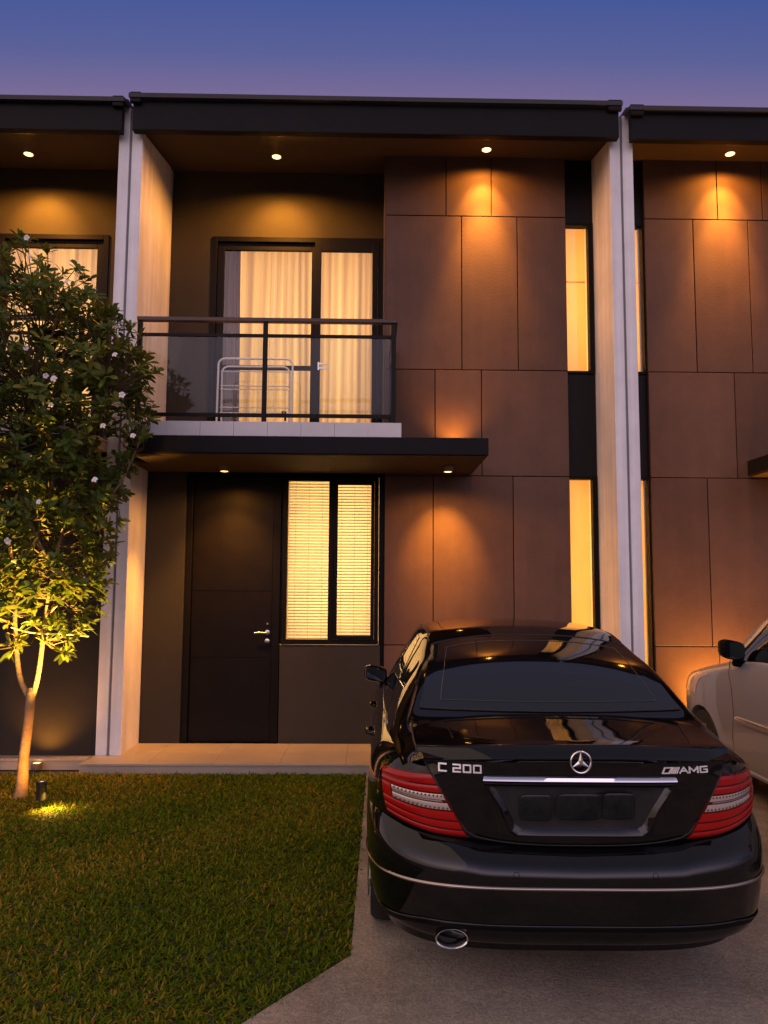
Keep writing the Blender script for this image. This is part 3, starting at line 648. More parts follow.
    def densify(P_):
        out = []
        for a, b_ in zip(P_, P_[1:]+P_[:1]):
            for k in range(6): out.append((a[0]+(b_[0]-a[0])*k/6, a[1]+(b_[1]-a[1])*k/6))
        return out
    od, idn = densify(o_), densify(i_)
    q.grid([[rf(x, z, -.001) for x, z in od], [rf(x*.995, z+(.8-z)*.005, .016) for x, z in od], [rf(x*.975, z+(.8-z)*.035, .021) for x, z in od], [rf(x*.955, z+(.8-z)*.07, .020) for x, z in od], [rf(x, z, .004) for x, z in idn], [rf(x, z, .001) for x, z in idn]], True)
    rc = q.build('plate_surround', K['black'], lid, smooth=30)
    q = MB(); c = [rf(x, z, .003) for x, z in idn]; q.v += c; q.f.append(tuple(range(len(c)))); q.build('plate_recess', K['plate'], rc)
    q = MB()
    for cx_, w_, dz_ in ((-.175, .068, -.004), (-.005, .092, 0), (.155, .066, .004)):
        P_ = []
        for a in np.linspace(0, 2*math.pi, 33)[:-1]:
            ca, sa = math.cos(a), math.sin(a); P_.append((cx_+w_*math.copysign(abs(ca)**.35, ca), .806+dz_+(.052)*math.copysign(abs(sa)**.38, sa)))
        n0 = len(q.v); q.grid([[rf(x, z, .003) for x, z in P_], [rf(x, z, .012) for x, z in P_], [rf(cx_+(x-cx_)*.9, .806+(z-.806)*.86, .0155) for x, z in P_]], True)
        q.f.append(tuple(range(len(q.v)-32, len(q.v))))
    q.build('plate_cover', K['plate2'], rc, smooth=40)
    # chrome bar over the plate
    rows_ = []
    for zz, of in ((.904, .004), (.906, .019), (.909, .0215), (.922, .0165), (.927, .004)):
        rows_.append([rf(x, zz, of) for x in np.linspace(-.385, .385, 40)])
    MB().solid(rows_, .003).build('chrome_bar', K['chrome'], lid, smooth=50)
    # lettering and badge
    def lt(x, dx): return [[(a*dx+x, b_) for a, b_ in sg] for sg in ()]
    zb, zt = .936, .963; H = zt-zb; hw = .0275
    def gl(ch, x, w_=hw):
        a, b_, c_ = x, x+w_, zb+H/2
        return {'C': [[(b_, zt), (a, zt), (a, zb), (b_, zb)]], '2': [[(a, zt), (b_, zt), (b_, c_), (a, c_), (a, zb), (b_, zb)]], '0': [[(a, zb), (b_, zb), (b_, zt), (a, zt), (a, zb)]],
                'A': [[(a, zb), (a+w_*.5, zt), (b_, zb)], [(a+w_*.25, zb+H*.36), (b_-w_*.25, zb+H*.36)]], 'M': [[(a, zb), (a, zt), (a+w_*.5, zb+H*.25), (b_, zt), (b_, zb)]], 'G': [[(b_, zt), (a, zt), (a, zb), (b_, zb), (b_, zb+H*.5), (a+w_*.55, zb+H*.5)]]}[ch]
    YL = lambda zz: smoothtab([(.90, .066), (.93, .064), (.965, .0633), (.978, .062), (.986, .056), (.994, .048), (1.006, .050), (1.03, .07)])(zz)
    for ch, x in (('C', -.565), ('2', -.508), ('0', -.467), ('0', -.426)): strokes(sh, gl(ch, x), .0058, .008, None, YL).build('letter', K['letter'], lid)
    x = .335; zb, zt = .940, .961; H = zt-zb; sg = []
    sl_ = .010
    sg += [[(x, zb), (x+sl_, zt), (x+.030+sl_, zt), (x+.026, zb), (x, zb)]]
    for k in range(4): sg.append([(x+.034+k*.0085, zb), (x+.034+sl_+k*.0085, zt)])
    strokes(sh, sg, .0044, .008, None, YL).build('slanted_bars', K['letter'], lid)
    for ch, x, w_ in (('A', .408, .034), ('M', .450, .036), ('G', .498, .030)): strokes(sh, gl(ch, x, w_), .0044, .008, None, YL).build('letter', K['letter'], lid)
    q = MB(); cz = .986; rr = .041; N = 40; cy = .040
    ring = [(rr*math.cos(a), cy, cz+rr*math.sin(a)) for a in np.linspace(0, 2*math.pi, N+1)]
    q.tube(ring, .0042, 8)
    for k in range(3):
        a = math.pi/2+k*2*math.pi/3; d_ = Vector((math.cos(a), 0, math.sin(a))); s_ = Vector((-math.sin(a), 0, math.cos(a))); c0 = Vector((0, cy, cz))
        q.add([c0+d_*rr, c0+s_*.009+d_*.006, c0-s_*.009+d_*.006, c0+Vector((0, -.006, 0)), c0-d_*.002+Vector((0, .004, 0))], [(0, 1, 3), (0, 3, 2), (0, 4, 1), (0, 2, 4), (1, 4, 3), (2, 3, 4)])
    q.lathe([(.009, 0), (.007, .006)], (0, cy, cz), 'y', 16, -1)
    q.build('star_badge', K['chrome'], lid, smooth=30)
    # tail lights
    SM = mat('lens_smoke', (.16, .11, .09), .2, .3, 1); DI = mat('diode', (.12, .06, .04), .3)
    for sx_ in (-1, 1):
        m_ = lambda P_: [(sx_*p[0], p[1]) for p in P_]
        def pt(u, v):   # u 0 inner..1 outer, v 0 bottom..1 top
            xi = .445+(.585-.445)*v; xo = .812-.012*v-.03*(1-v)**2; zi = .672+(.922-.672)*v; zo = .735+(.915-.735)*v
            zdip = -.018*math.sin(math.pi*u)*(1-v)
            return (xi+(xo-xi)*u, zi+(zo-zi)*u+zdip)
        def band(u0, u1, v0, v1, off, name, mt, par, N=16, M=6, bulge=.0012):
            rows_ = [[sh.rear(sh.qx(sx_*pt(u0+(u1-u0)*i/N, v0+(v1-v0)*j/M)[0], pt(u0+(u1-u0)*i/N, v0+(v1-v0)*j/M)[1]), pt(u0+(u1-u0)*i/N, v0+(v1-v0)*j/M)[1], None, None, off+bulge*math.sin(math.pi*j/M)) for i in range(N+1)] for j in range(M+1)]
            if sx_ < 0: rows_ = [r_[::-1] for r_ in rows_]
            return MB().solid(rows_, .006).build(name, mt, par, smooth=40)
        base = band(0, 1, 0, 1, .006, 'tail_light', K['redd'], t, 24, 16, .002)
        for k, (v0, v1, u1) in enumerate(((.03, .10, .97), (.13, .24, .98), (.27, .40, .985), (.70, .80, .985), (.83, .97, .985))):
            band(.02, u1, v0, v1, .0085, 'red_band', K['red'], base, 16, 6, .0018)
        band(.86, .985, .42, .68, .0085, 'red_band', K['red'], base, 16, 6, .0018)
        band(.04, .84, .43, .535, .0088, 'reverse_lens', K['clear'], base); band(.10, .84, .545, .575, .0086, 'dark_band', SM, base); band(.04, .84, .585, .67, .0088, 'turn_lens', K['clear'], base)
        q = MB()
        for vv in (.455, .645):
            for k in range(13):
                p = pt(.07+k*.06, vv); c = sh.rear(sh.qx(sx_*p[0], p[1]), p[1], None, None, .010)
                MB().lathe([(.0048, 0), (.003, -.002)], c, 'y', 8).build('light_diode', DI, base)
    # rear bumper
    Wb = smoothtab([(.24, .80), (.31, .84), (.42, .866), (.55, .879), (.66, .880), (.76, .876)])
    def btop(x):
        return float(ip(abs(x), [(0, .640), (.40, .650), (.44, .660), (.50, .668), (.60, .674), (.70, .690), (.80, .716), (.9, .73)]))
    bp = [(.285, .060), (.30, .034), (.33, .020), (.38, .010), (.45, .003), (.52, .0), (.548, .001), (.562, .004), (.576, .010), (.590, .020), (.603, .033), (.616, .048), (.629, .066), (.640, .086)]
    rows = []
    for zc, yc in bp:
        row = []
        for u in np.linspace(-1, 1, 97):
            qv = u*.985; a = abs(math.sin(qv*math.pi/2)); x = math.copysign(a*.879, u); bt = btop(x); k = max(0, (zc-.46)/(.640-.46)); z = zc+(bt-.640)*k
            if zc < .40: z += .02*a**4*(.40-zc)/.1
            w_ = float(Wb(z)); yy = yc+sh.L*1.02*(1-max(0, 1-a**sh.n)**(1/sh.n)); row.append((math.copysign(a*w_, u), yy, z))
        rows.append(row)
    bm = MB().solid(rows, .004).build('rear_bumper', K['black'], t, smooth=60)
    def bump(qv, z, off=0):
        a = abs(math.sin(qv*math.pi/2)); yc = float(ip(z, bp)); w_ = float(Wb(z))+off; return (math.copysign(a*w_, qv), yc-off+sh.L*1.02*(1-max(0, 1-a**sh.n)**(1/sh.n)), z)
    rows_ = [[bump(qv, .513+dz, of) for qv in np.linspace(-.975, .975, 110)] for dz, of in ((-.007, .001), (-.004, .005), (0, .0065), (.004, .005), (.007, .001))]
    MB().solid(rows_, .002).build('bumper_trim', K['dimchrome'], bm, smooth=60)
    # valance with its raised crease and the exhaust arch
    rows_ = []
    for dz, of in ((-.075, -.06), (-.06, -.02), (-.03, -.004), (-.004, .002), (.004, .004), (.008, .0015)):
        row = []
        for qv in np.linspace(-.80, .80, 80):
            x = abs(math.sin(qv*math.pi/2)); z = .362+dz-.030*max(0, x-.74)/.22; row.append(bump(qv, max(.286, z), of) if dz > -.05 else (bump(qv, .286, of)[0], bump(qv, .286, of)[1], z))
        rows_.append(row)
    MB().solid(rows_, .003).build('valance', K['plastic'], bm, smooth=40)
    MB().tube([bump(qv, .372-.030*max(0, abs(math.sin(qv*math.pi/2))-.74)/.22, .003) for qv in np.linspace(-.8, .8, 90)], .0035, 6).build('valance_crease', K['black'], bm, smooth=60)
    for xx in (-.66, -.27, .28, .70):
        c = bump(sh.qx(xx, .57, Wb), .565, .001); a = c
        ring = [bump(sh.qx(xx+.011*math.cos(w_), .57, Wb), .563+.011*math.sin(w_), .001) for w_ in np.linspace(0, 2*math.pi, 20)]
        MB().tube(ring, .0014, 5).build('parking_sensor', K['plastic'], bm, smooth=60)
    # exhaust
    q = MB(); ex, ez = -.525, .318
    ov = lambda s_, y: [(ex+.064*s_*math.cos(a), y, ez+.036*s_*math.sin(a)) for a in np.linspace(0, 2*math.pi, 33)[:-1]]
    q.grid([ov(1.0, .30), ov(1.02, .10), ov(1.03, .03), ov(1.01, .024), ov(.93, .026), ov(.86, .040), ov(.84, .10), ov(.80, .28)], True); e_ = q.build('exhaust_tip', K['chrome'], t, smooth=50)
    q = MB(); q.v += ov(.84, .085); q.f.append(tuple(range(32))); q.build('exhaust_bore', K['rubber'], e_)
    # mirrors and door handles
    for sx_ in (-1, 1):
        q = MB(); rows_ = []
        for yy, s_ in ((0, .86), (.02, .98), (.06, 1.0), (.12, .86), (.16, .55), (.175, .2)):
            row = []
            for a in np.linspace(0, 2*math.pi, 33)[:-1]:
                ca, sa = math.cos(a), math.sin(a); x = .090*s_*math.copysign(abs(ca)**.6, ca); z = .062*s_*math.copysign(abs(sa)**.6, sa); z += .012*(x/.1)
                row.append((sx_*(.872+x), 2.93+yy-.25*(x)*.3, 1.02+z))
            rows_.append(row)
        q.grid(rows_, True); q.f.append(tuple(range(32))); q.f.append(tuple(range(len(q.v)-32, len(q.v))))
        mr = q.build('wing_mirror', K['black'], t, smooth=50)
        P_ = [(sx_*(.872+.80*.090*math.copysign(abs(math.cos(a))**.6, math.cos(a))), 2.927-.02*math.cos(a)*.3, 1.02+.8*.062*math.copysign(abs(math.sin(a))**.6, math.sin(a))) for a in np.linspace(0, 2*math.pi, 33)[:-1]]
        q = MB(); q.v += P_; q.f.append(tuple(range(32))); q.build('mirror_glass', K['mirror'], mr)
        MB().tube([(sx_*.79, 2.99, .955), (sx_*.86, 2.97, .985)], .028, 8).build('mirror_arm', K['black'], mr, smooth=60)
        for y in (1.55, 2.60):
            hx = float(sh.W(.84)); MB().tube([(sx_*(hx-.005), y-.09, .84), (sx_*(hx+.030), y-.06, .845), (sx_*(hx+.034), y+.05, .845), (sx_*(hx-.005), y+.09, .84)], .013, 8).build('door_handle', K['black'], t, smooth=60)
    # headlights and door shut lines so the far side still reads as a car
    for sx_ in (-1, 1):
        for y in (1.55, 2.02, 3.12): MB().tube([(sx_*(float(sh.W(z))+.0005), y+(.12*(z-.9) if y > 1.6 else -.25*max(0, .75-z)*0), z) for z in np.linspace(.34, .93, 12)], .003, 5).build('door_seam', K['rubber'], t)
        q = MB().lathe([(.10, 0), (.11, .05), (.07, .12)], (sx_*.62, 4.33, .66), 'y', 20); q.build('headlight', K['clear'], t, smooth=50)
    return t
sedan()

# ---- white people carrier facing the right house
def mpv():
    t = empty('parked_minivan', (3.785, 3.32, 0), 'white minivan at the right edge, nose towards the house', 'car')
    Wt = [(.24, .82), (.34, .855), (.50, .875), (.70, .885), (.86, .882), (1.0, .868), (1.08, .850), (1.12, .83), (1.15, .79)]
    YR = [(.24, .12), (.5, .0), (.8, .02), (1.15, .05)]
    YF = [(.24, 4.38), (.45, 4.56), (.66, 4.56), (.80, 4.54), (.90, 4.46), (.97, 4.22), (1.03, 3.92), (1.08, 3.66), (1.12, 3.45), (1.15, 3.3)]
    sh = Shape(Wt, YR, YF, .6, 4, .84, 3.0)
    b = sh.body(list(np.linspace(.24, 1.0, 22))+[1.03, 1.06, 1.09, 1.11, 1.13, 1.145]).build('body', K['pearl'], t, smooth=40)
    cs = [MB().lathe([(.345, 0), (.345, .42)], (sx_*.56, y, .325), 'x', 48, sx_).build('c', K['plastic'], t) for y in (1.0, 3.74) for sx_ in (-1, 1)]
    cut(b, *cs); b.data.set_sharp_from_angle(angle=R(40))
    MB().box(-.72, .72, .3, 4.3, .20, .30).build('underbody', K['plastic'], t)
    for y in (1.0, 3.74):
        for sx_ in (-1, 1): wheel(t, sx_*.765, y, .32, .205, sx_)
    st = [(.10, 1.40, 1.34, .60, .78, 1.10), (.25, 1.66, 1.58, .63, .80, 1.09), (.6, 1.72, 1.65, .65, .82, 1.09), (1.5, 1.755, 1.69, .66, .83, 1.085), (2.3, 1.74, 1.67, .655, .83, 1.08), (2.75, 1.62, 1.55, .66, .83, 1.075), (3.2, 1.37, 1.31, .69, .815, 1.07), (3.45, 1.20, 1.16, .66, .72, 1.06), (3.62, 1.10, 1.07, .58, .62, 1.04)]
    gh = House_(st)
    MB().grid(gh.patch(.10, 3.62, 0, 4, 60, 50)).build('cabin', K['pearl'], t, smooth=50)
    for sgn in (0, 1):
        T = (lambda a: a) if sgn == 0 else (lambda a: 4-a)
        for y0, y1, y2, y3 in ((.45, 1.20, .55, 1.20), (1.26, 2.20, 1.26, 2.18), (2.27, 3.22, 2.27, 2.74)):
            rows = [[gh.P((y0+(y2-y0)*v)+((y1+(y3-y1)*v)-(y0+(y2-y0)*v))*i/16, T(.07+.80*v), .005) for i in range(17)] for v in np.linspace(0, 1, 15)]
            MB().solid(rows if sgn == 1 else [r_[::-1] for r_ in rows], .004).build('side_window', K['carglass'], t, smooth=50)
        rows = [[gh.P((3.26)+(.16-.10*v)*i/6-(.50)*v, T(.07+.72*v), .005) for i in range(7)] for v in np.linspace(0, 1, 12)]
        MB().solid(rows if sgn == 1 else [r_[::-1] for r_ in rows], .004).build('quarter_window', K['plastic'], t, smooth=50)
        MB().tube([gh.P(y, T(.04), .006) for y in np.linspace(.4, 3.25, 24)], .011, 6).build('window_trim', K['plastic'], t, smooth=60)
    ws = gh.patch(0, 0, 1.1, 2.9, 30, 16, .004, lambda tt: (2.62, 3.55)); MB().solid(ws, .003).build('windscreen', K['carglass'], t, smooth=50)
    rg = gh.patch(.12, .22, 1.15, 2.85, 20, 6, .004); MB().solid(rg, .003).build('rear_window', K['carglass'], t, smooth=50)
    for sx_ in (-1, 1):
        rows = []
        for dz, of in ((-.028, 0), (-.020, .012), (0, .020), (.016, .012), (.022, 0)): rows.append([(sx_*(float(sh.W(.66+dz))+of), y, .655+dz+.004*(y-2)) for y in np.linspace(1.3, 3.05, 30)])
        dm = MB().solid(rows if sx_ < 0 else rows[::-1], .003).build('door_moulding', K['pearl'], t, smooth=50)
        MB().solid([[(sx_*(float(sh.W(.66))+.020+o_), y, .655+dz+.004*(y-2)) for y in np.linspace(1.32, 3.03, 30)] for dz, o_ in ((.002, .0), (.011, .006), (.020, 0))][::(1 if sx_ < 0 else -1)], .002).build('chrome_strip', K['chrome'], dm, smooth=50)
        MB().tube([(sx_*(float(sh.W(.27))+.010), y, .275) for y in np.linspace(1.4, 3.32, 24)], .016, 8).build('side_sill', K['pearl'], t, smooth=50)
        # door seams
        for pts in ([(3.16, .34), (3.15, .50), (3.10, .70), (3.13, .88), (3.20, 1.0), (3.22, 1.10)], [(2.24, .34), (2.22, .6), (2.24, 1.1)], [(1.22, .34), (1.22, 1.1)]):
            MB().tube([(sx_*(float(sh.W(z))+.0004), y, z) for y, z in pts], .0035, 5).build('door_seam', K['rubber'], t)
        # mirror
        rows_ = []
        for yy, s_ in ((0, .9), (.02, 1.0), (.07, 1.0), (.13, .88), (.17, .5), (.18, .2)):
            row = []
            for a in np.linspace(0, 2*math.pi, 33)[:-1]:
                ca, sa = math.cos(a), math.sin(a); x = .092*s_*math.copysign(abs(ca)**.55, ca); z = .076*s_*math.copysign(abs(sa)**.55, sa); row.append((sx_*(.925+x), 2.95+yy-.10*x*sx_*sx_, 1.20+z+.02*x/.1))
            rows_.append(row)
        q = MB().grid(rows_, True); q.f.append(tuple(range(32))); q.f.append(tuple(range(len(q.v)-32, len(q.v)))); mr = q.build('wing_mirror', K['plastic'], t, smooth=50)
        q = MB(); q.v += [(sx_*(.925+.078*math.copysign(abs(math.cos(a))**.55, math.cos(a))), 2.946, 1.20+.063*math.copysign(abs(math.sin(a))**.55, math.sin(a))) for a in np.linspace(0, 2*math.pi, 33)[:-1]]; q.f.append(tuple(range(32))); q.build('mirror_glass', K['mirror'], mr)
        MB().tube([(sx_*.82, 3.04, 1.09), (sx_*.90, 3.02, 1.10)], .03, 8).build('mirror_arm', K['plastic'], mr, smooth=60)
        # headlight wrapping the front corner
        rows_ = []
        for v in np.linspace(0, 1, 8):
            row = []
            for i in range(15):
                u = i/14; z = .76+.20*v-.05*u*v; w_ = float(sh.W(z)); a = .86+.139*(1-u*.9)
                y1 = float(sh.YF(z))-sh.LF; row.append((sx_*(w_*a+.004), y1+sh.LF*max(0, 1-a**sh.nf)**(1/sh.nf)+.004, z))
            rows_.append(row)
        MB().solid(rows_ if sx_ > 0 else [r_[::-1] for r_ in rows_], .004).build('headlight', K['clear'], t, smooth=50)
        for y in (1.25, 2.12): MB().tube([(sx_*.878, y-.1, .93), (sx_*.905, y-.07, .935), (sx_*.907, y+.05, .935), (sx_*.878, y+.09, .93)], .014, 8).build('door_handle', K['chrome'], t, smooth=60)
        MB().box(sx_*.60, sx_*.82, .02, .06, .85, 1.25).build('tail_light', K['red'], t, bevel=.02)
    return t
mpv()

# ------------------------------------------------------------------ flowering tree
def leafmat():
    M = bpy.data.materials.new('leaf'); M.use_nodes = True; n = M.node_tree.nodes; l = M.node_tree.links; p = n['Principled BSDF']
    a = n.new('ShaderNodeAttribute'); a.attribute_name = 'rnd'; r = n.new('ShaderNodeValToRGB'); l.new(a.outputs['Fac'], r.inputs[0])
    e = r.color_ramp.elements; e[0].color = (.040, .075, .012, 1); e[1].color = (.24, .21, .03, 1); x = e.new(.55); x.color = (.085, .125, .016, 1); x = e.new(.85); x.color = (.14, .16, .022, 1)
    l.new(r.outputs[0], p.inputs['Base Color']); p.inputs['Roughness'].default_value = .42; p.inputs['Specular IOR Level'].default_value = .3
    t = n.new('ShaderNodeBsdfTranslucent'); l.new(r.outputs[0], t.inputs[0]); mx = n.new('ShaderNodeMixShader'); mx.inputs[0].default_value = .28
    l.new(p.outputs[0], mx.inputs[1]); l.new(t.outputs[0], mx.inputs[2]); l.new(mx.outputs[0], n['Material Output'].inputs[0]); return M
def attr_mesh(name, V, F, rnd, m_, parent=None):
    me = bpy.data.meshes.new(name); me.from_pydata(V.tolist(), [], F); at = me.attributes.new('rnd', 'FLOAT', 'POINT'); at.data.foreach_set('value', np.asarray(rnd, np.float32))
    me.polygons.foreach_set('use_smooth', [True]*len(me.polygons)); me.materials.append(m_); me.update()
    o = bpy.data.objects.new(name, me); COL.objects.link(o)
    if parent is not None: o.parent = parent
    return o
tr = empty('flowering_tree', (-2.76, 6.62, 0), 'small leafy tree with white blossoms on the lawn, lit from below', 'tree')
twigbark = mat('twig_bark', (.10, .075, .04), .8, spec=.1)
bark = mat('bark', (.19, .13, .075), .8, var=.35, vscale=14, bump=.6, bscale=50)
Fk = Vector((.04, 0, .80))
q = MB()
q.tube([(-.01, 0, -.03), (0, 0, .05), (.0, .01, .3), (.03, 0, .6), tuple(Fk), (.04, 0, .85)], [.064, .047, .040, .037, .038, .024], 14)
limbs = [[Fk-Vector((.01, 0, .03)), (-.07, .02, .95), (-.13, .03, 1.35), (-.16, .05, 1.75), (-.28, .05, 2.25), (-.40, .05, 2.9), (-.35, 0, 3.6)],
         [Fk-Vector((-.01, 0, .03)), (.10, -.02, .98), (.14, -.03, 1.42), (.20, -.08, 1.8), (.32, -.1, 2.3), (.48, -.12, 2.8), (.62, -.10, 3.3)],
         [(-.16, .05, 1.75), (-.05, .2, 2.1), (.02, .3, 2.6), (-.05, .2, 3.3), (-.1, .1, 4.1)],
         [(.20, -.08, 1.8), (.10, -.25, 2.1), (.0, -.4, 2.6), (.1, -.4, 3.2)],
         [(-.16, .05, 1.75), (-.45, -.1, 1.95), (-.75, -.2, 2.4), (-.85, -.2, 3.0)],
         [(-.28, .05, 2.25), (-.5, .3, 2.5), (-.65, .4, 3.1)], [(.32, -.1, 2.3), (.6, .1, 2.45), (.78, .2, 2.9)],
         [(.14, -.03, 1.42), (.34, -.15, 1.6), (.5, -.2, 1.75)], [(-.13, .03, 1.35), (-.4, -.1, 1.5), (-.6, -.1, 1.6)]]
rad0 = [.024, .023, .022, .020, .020, .016, .018, .014, .014]
skel = []
for L_, r0 in zip(limbs, rad0):
    L_ = [Vector(p) for p in L_]; pts = []
    for i in range(len(L_)-1):
        p0, p1, p2, p3 = L_[max(0, i-1)], L_[i], L_[i+1], L_[min(len(L_)-1, i+2)]
        for k in range(5):
            u = k/5; pts.append(.5*((2*p1)+(p2-p0)*u+(2*p0-5*p1+4*p2-p3)*u*u+(3*p1-p0-3*p2+p3)*u**3))
    pts.append(L_[-1]); q.tube(pts, [r0*(1-.72*i/(len(pts)-1)) for i in range(len(pts))], 9)
    skel += [p for p in pts if p.z > 1.15]
# crown envelope and whorl tips
def inside(p):
    # outline of the crown at height z: (z, centre x, half width)
    tab = [(1.36, .12, .30), (1.52, .05, .62), (1.8, -.07, .76), (2.4, -.10, .78), (2.9, -.03, .87), (3.4, .03, .95), (3.8, -.02, .84), (4.2, -.12, .62), (4.55, -.2, .30), (4.72, -.2, .05)]
    c = ip(p[2], [(a, b) for a, b, _ in tab]); w = ip(p[2], [(a, b) for a, _, b in tab]); return ((p[0]-c)/w)**2+(p[1]/(w*.95))**2
tips = []; lump = [(Vector((rng.uniform(-.9, .9), rng.uniform(-.8, .8), rng.uniform(1.2, 4.6))), rng.uniform(.16, .30)) for _ in range(10)]
while len(tips) < 1150:
    p = Vector((rng.uniform(-1.15, 1.1), rng.uniform(-.95, .95), rng.uniform(1.1, 4.75))); f_ = inside(p)
    if f_ > 1 or (f_ < .35 and rng.random() < .6): continue
    if any((p-c).length < r_ for c, r_ in lump): continue
    if any((p-o_).length < .052 for o_ in tips): continue
    tips.append(p)
for p in [Vector((.93, -.1, 3.3)), Vector((1.0, -.1, 3.45)), Vector((.95, -.12, 3.05)), Vector((.90, -.1, 2.9)), Vector((-.2, -.1, 4.6)), Vector((.35, -.1, 4.25)), Vector((.45, -.1, 4.1)), Vector((.75, -.15, 2.2)), Vector((.62, -.1, 1.6)), Vector((.40, -.2, 1.25)), Vector((.5, -.15, 1.36)), Vector((.33, -.22, 1.33)), Vector((.58, -.1, 1.48)), Vector((.44, -.05, 1.42)), Vector((.24, -.15, 1.40)), Vector((-.36, -.1, 1.2)), Vector((-.46, -.1, 1.32))]: tips.append(p)
tw = MB(); dirs = []
for p in tips:
    s_ = min(skel, key=lambda a: (a-p).length+max(0, a.z-p.z+.1)*.8); mid = (s_+p)/2+Vector((rng.uniform(-.05, .05), rng.uniform(-.05, .05), -.04))
    tw.tube([s_, mid, p], [.007, .005, .0035], 5, False); dirs.append((p-mid).normalized())
trunk = q.build('trunk', bark, tr, smooth=60); tw.build('twig', twigbark, trunk, smooth=60, fix=False)
V = []; F = []; rn = []
for p, d_ in zip(tips, dirs):
    d_ = (d_+Vector((0, 0, .35))+Vector(rng.normal(0, .25, 3))).normalized(); nl = rng.integers(9, 16); base_r = rng.random()
    ux = d_.orthogonal().normalized(); uy = d_.cross(ux); a0 = rng.uniform(0, 6.28)
    for k in range(nl):
        a = a0+k*2.4; el_ = rng.uniform(.05, 1.05); o_ = ux*math.cos(a)+uy*math.sin(a)
        ax = (o_*math.cos(el_)+d_*math.sin(el_)).normalized(); L_ = rng.uniform(.055, .13); wd = L_*rng.uniform(.11, .20)
        sd_ = ax.cross(d_); sd_ = sd_.normalized() if sd_.length > 1e-3 else ux; nr = sd_.cross(ax); st_ = p-d_*rng.uniform(0, .06); b0 = len(V); dr_ = rng.uniform(.05, .30)
        for u, wf in ((0, .10), (.28, .55), (.58, 1.0), (.84, .80), (1.0, .06)):
            c = st_+ax*(L_*u)-Vector((0, 0, 1))*(dr_*L_*u*u)
            V += [c+sd_*wd*wf+nr*wd*.25*wf, c, c-sd_*wd*wf+nr*wd*.25*wf]
        for j in range(4):
            i0 = b0+j*3; F += [(i0, i0+1, i0+4, i0+3), (i0+1, i0+2, i0+5, i0+4)]
        v_ = min(1, max(0, .55*base_r+.45*rng.random()+(.15 if rng.random() < .06 else 0))); rn += [v_]*15
attr_mesh('crown', np.array([tuple(v) for v in V]), F, rn, leafmat(), tr)
petal = mat('white_petal', (.80, .74, .74), .6); heart = mat('flower_heart', (.7, .5, .1), .6)
FL = [(26, 348), (46, 376), (54, 379), (51, 405), (67, 282), (115, 355), (122, 395), (103, 426), (133, 436), (95, 480), (39, 502), (8, 541), (27, 238), (30, 257)]
invR = np.array([r2, u2, fw])
for i, (px, py) in enumerate(FL):
    d_ = fw+r2*((px-384)/800)-u2*((py-512)/800); yy = 6.62-.80+.25*((i*37) % 10)/10; k = yy/d_.y; c = Vector((0, 0, 1.67))+d_*k-Vector(tr.location)
    q = MB(); nrm = (Vector((.2*rng.normal(), -1, .25+.3*rng.normal()))).normalized(); ux = nrm.orthogonal().normalized(); uy = nrm.cross(ux); sc = rng.uniform(.5, .75)
    for k in range(5):
        a = k*2*math.pi/5+rng.uniform(-.1, .1); o_ = ux*math.cos(a)+uy*math.sin(a); s_ = nrm.cross(o_); b0 = []
        for u, wf, lift in ((.1, .15, 0), (.45, .75, .010), (.75, 1, .012), (1, .45, .004)):
            b0 += [c+o_*(.037*sc*u)+s_*.0165*sc*wf+nrm*lift, c+o_*(.037*sc*u)+nrm*(lift-.003), c+o_*(.037*sc*u)-s_*.0165*sc*wf+nrm*lift]
        q.add(b0, [(j*3, j*3+1, j*3+4, j*3+3) for j in range(3)]+[(j*3+1, j*3+2, j*3+5, j*3+4) for j in range(3)])
    f_ = q.build('flower', petal, tr, smooth=80, fix=False); MB().lathe([(.005, 0), (.003, .008)], tuple(c), 'y', 8, -1).build('flower_heart', heart, f_)
rope = MB().tube([(-2.90, 6.60, 1.335), (-2.76, 6.58, 1.30), (-2.62, 6.56, 1.285), (-2.45, 6.50, 1.29), (-2.22, 6.46, 1.275)], .006, 6).build('pale_cord', mat('cord_pale', (.6, .5, .34), .8), smooth=60)
tag(rope, 'thin pale cord tied across under the tree crown', 'cord')

# garden spotlight on a spike
t = empty('garden_spotlight', (-2.47, 6.28, 0), 'dark spike spotlight in the grass at the foot of the tree', 'spotlight')
MB().lathe([(.034, .06), (.038, .07), (.038, .165), (.041, .17), (.041, .195), (.033, .20), (.031, .18)], (0, 0, 0), 'z', 24).build('lamp_head', K['spike'], t, smooth=40)
MB().lathe([(.004, -.03), (.010, .0), (.012, .06)], (0, 0, 0), 'z', 10).build('spike', K['spike'], t, smooth=40)
MB().lathe([(.030, .178), (.030, .188), (.002, .190)], (0, 0, 0), 'z', 20).build('lens', K['lens'], t)
light('spot', 'SPOT', (0, 0, .22), 2700, (1, .48, .08), (-.12, .10, 1), .03, 56, 1, parent=t)
light('spill', 'SPOT', (.045, -.03, .12), 26, (1, .60, .12), (.30, -.10, -.85), .02, 140, 1, parent=t)
light('trunk_wash', 'SPOT', (-.02, .02, .215), 58, WARM, (-.55, .60, .22), .02, 100, 1, parent=t)

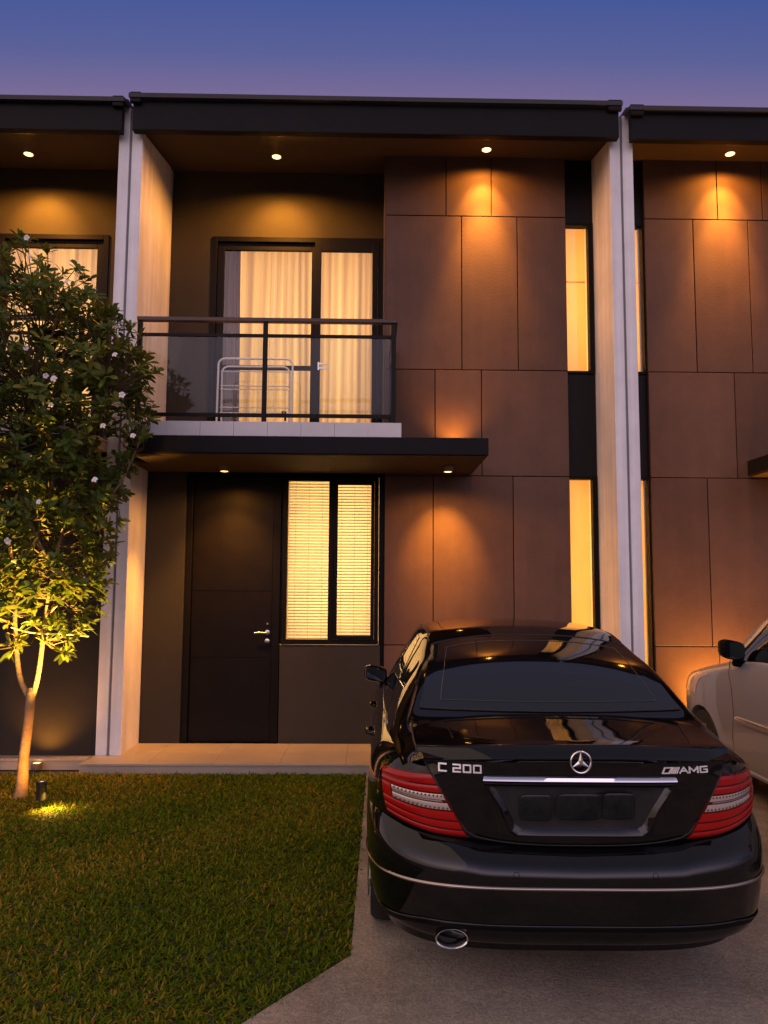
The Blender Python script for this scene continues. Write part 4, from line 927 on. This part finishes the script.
# ------------------------------------------------------------------ grass
def inpoly(x, y):
    c = np.zeros(x.shape, bool); n = len(LAWN)
    for i in range(n):
        (x0, y0), (x1, y1) = LAWN[i], LAWN[(i+1) % n]
        k = ((y0 > y) != (y1 > y)) & (x < (x1-x0)*(y-y0)/(y1-y0+1e-12)+x0); c ^= k
    return c
N = 230000
x = rng.uniform(-5.2, .03, N); y = rng.uniform(1.6, 7.42, N)
keep = inpoly(x-rng.normal(0, .014, N), y+np.abs(rng.normal(0, .012, N))) & (rng.random(N) < np.where(x < -.56*y-.2, .25, 1.0)*np.where(y < 3.0, .35, 1)); x = x[keep]; y = y[keep]; n = len(x)
th = rng.uniform(0, 2*np.pi, n); ln = rng.uniform(.017, .043, n); wd = rng.uniform(.0030, .0060, n); tilt = rng.uniform(.35, 1.35, n); cv = rng.uniform(.0, .9, n)
patchy = .5+.5*np.sin(x*2.1+1.3*np.sin(y*1.7))*np.cos(y*1.6+.7*np.sin(x*2.3)); rv = np.clip(.35*patchy+.75*rng.random(n)**1.3+np.clip((-x-.4)*.13+(5.5-y)*.03, 0, .34), 0, 1)  # blades coloured yellower to the near left, painting in the warm light there
Vv = np.zeros((n, 7, 3)); ox, oy = np.cos(th), np.sin(th)
for j, (u, wf) in enumerate(((0, 1), (.4, .95), (.75, .6))):
    an = tilt+cv*u*.7; hr = ln*u*np.sin(an); hz = ln*u*np.cos(np.minimum(an, 1.5))
    for s_, k in ((-1, 0), (1, 1)):
        Vv[:, j*2+k, 0] = x+ox*hr-oy*wd*wf*s_; Vv[:, j*2+k, 1] = y+oy*hr+ox*wd*wf*s_; Vv[:, j*2+k, 2] = -.012+hz
an = tilt+cv*.8; Vv[:, 6, 0] = x+ox*ln*np.sin(an); Vv[:, 6, 1] = y+oy*ln*np.sin(an); Vv[:, 6, 2] = -.010+np.maximum(.004, ln*np.cos(np.minimum(an, 1.55)))
b0 = np.arange(n)*7
me = bpy.data.meshes.new('grass'); fl = np.concatenate([np.stack([b0, b0+1, b0+3, b0+2], 1), np.stack([b0+2, b0+3, b0+5, b0+4], 1)]); ft = np.stack([b0+4, b0+5, b0+6], 1)
me.vertices.add(n*7); me.vertices.foreach_set('co', Vv.reshape(-1).astype(np.float32))
li = np.concatenate([fl.reshape(-1), ft.reshape(-1)]); me.loops.add(len(li)); me.loops.foreach_set('vertex_index', li.astype(np.int32))
cnt = np.concatenate([np.full(len(fl), 4), np.full(len(ft), 3)]); me.polygons.add(len(cnt)); me.polygons.foreach_set('loop_start', np.concatenate([[0], np.cumsum(cnt)[:-1]]).astype(np.int32)); me.polygons.foreach_set('loop_total', cnt.astype(np.int32))
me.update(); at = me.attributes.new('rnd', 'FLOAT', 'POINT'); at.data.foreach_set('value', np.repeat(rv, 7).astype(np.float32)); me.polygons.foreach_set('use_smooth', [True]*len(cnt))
M = leafmat(); M.name = 'grass_blade'
r = [k for k in M.node_tree.nodes if k.type == 'VALTORGB'][0].color_ramp.elements
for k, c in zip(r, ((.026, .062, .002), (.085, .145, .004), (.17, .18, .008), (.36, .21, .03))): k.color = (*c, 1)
M.node_tree.nodes['Principled BSDF'].inputs['Roughness'].default_value = .6; M.node_tree.nodes['Principled BSDF'].inputs['Specular IOR Level'].default_value = .08
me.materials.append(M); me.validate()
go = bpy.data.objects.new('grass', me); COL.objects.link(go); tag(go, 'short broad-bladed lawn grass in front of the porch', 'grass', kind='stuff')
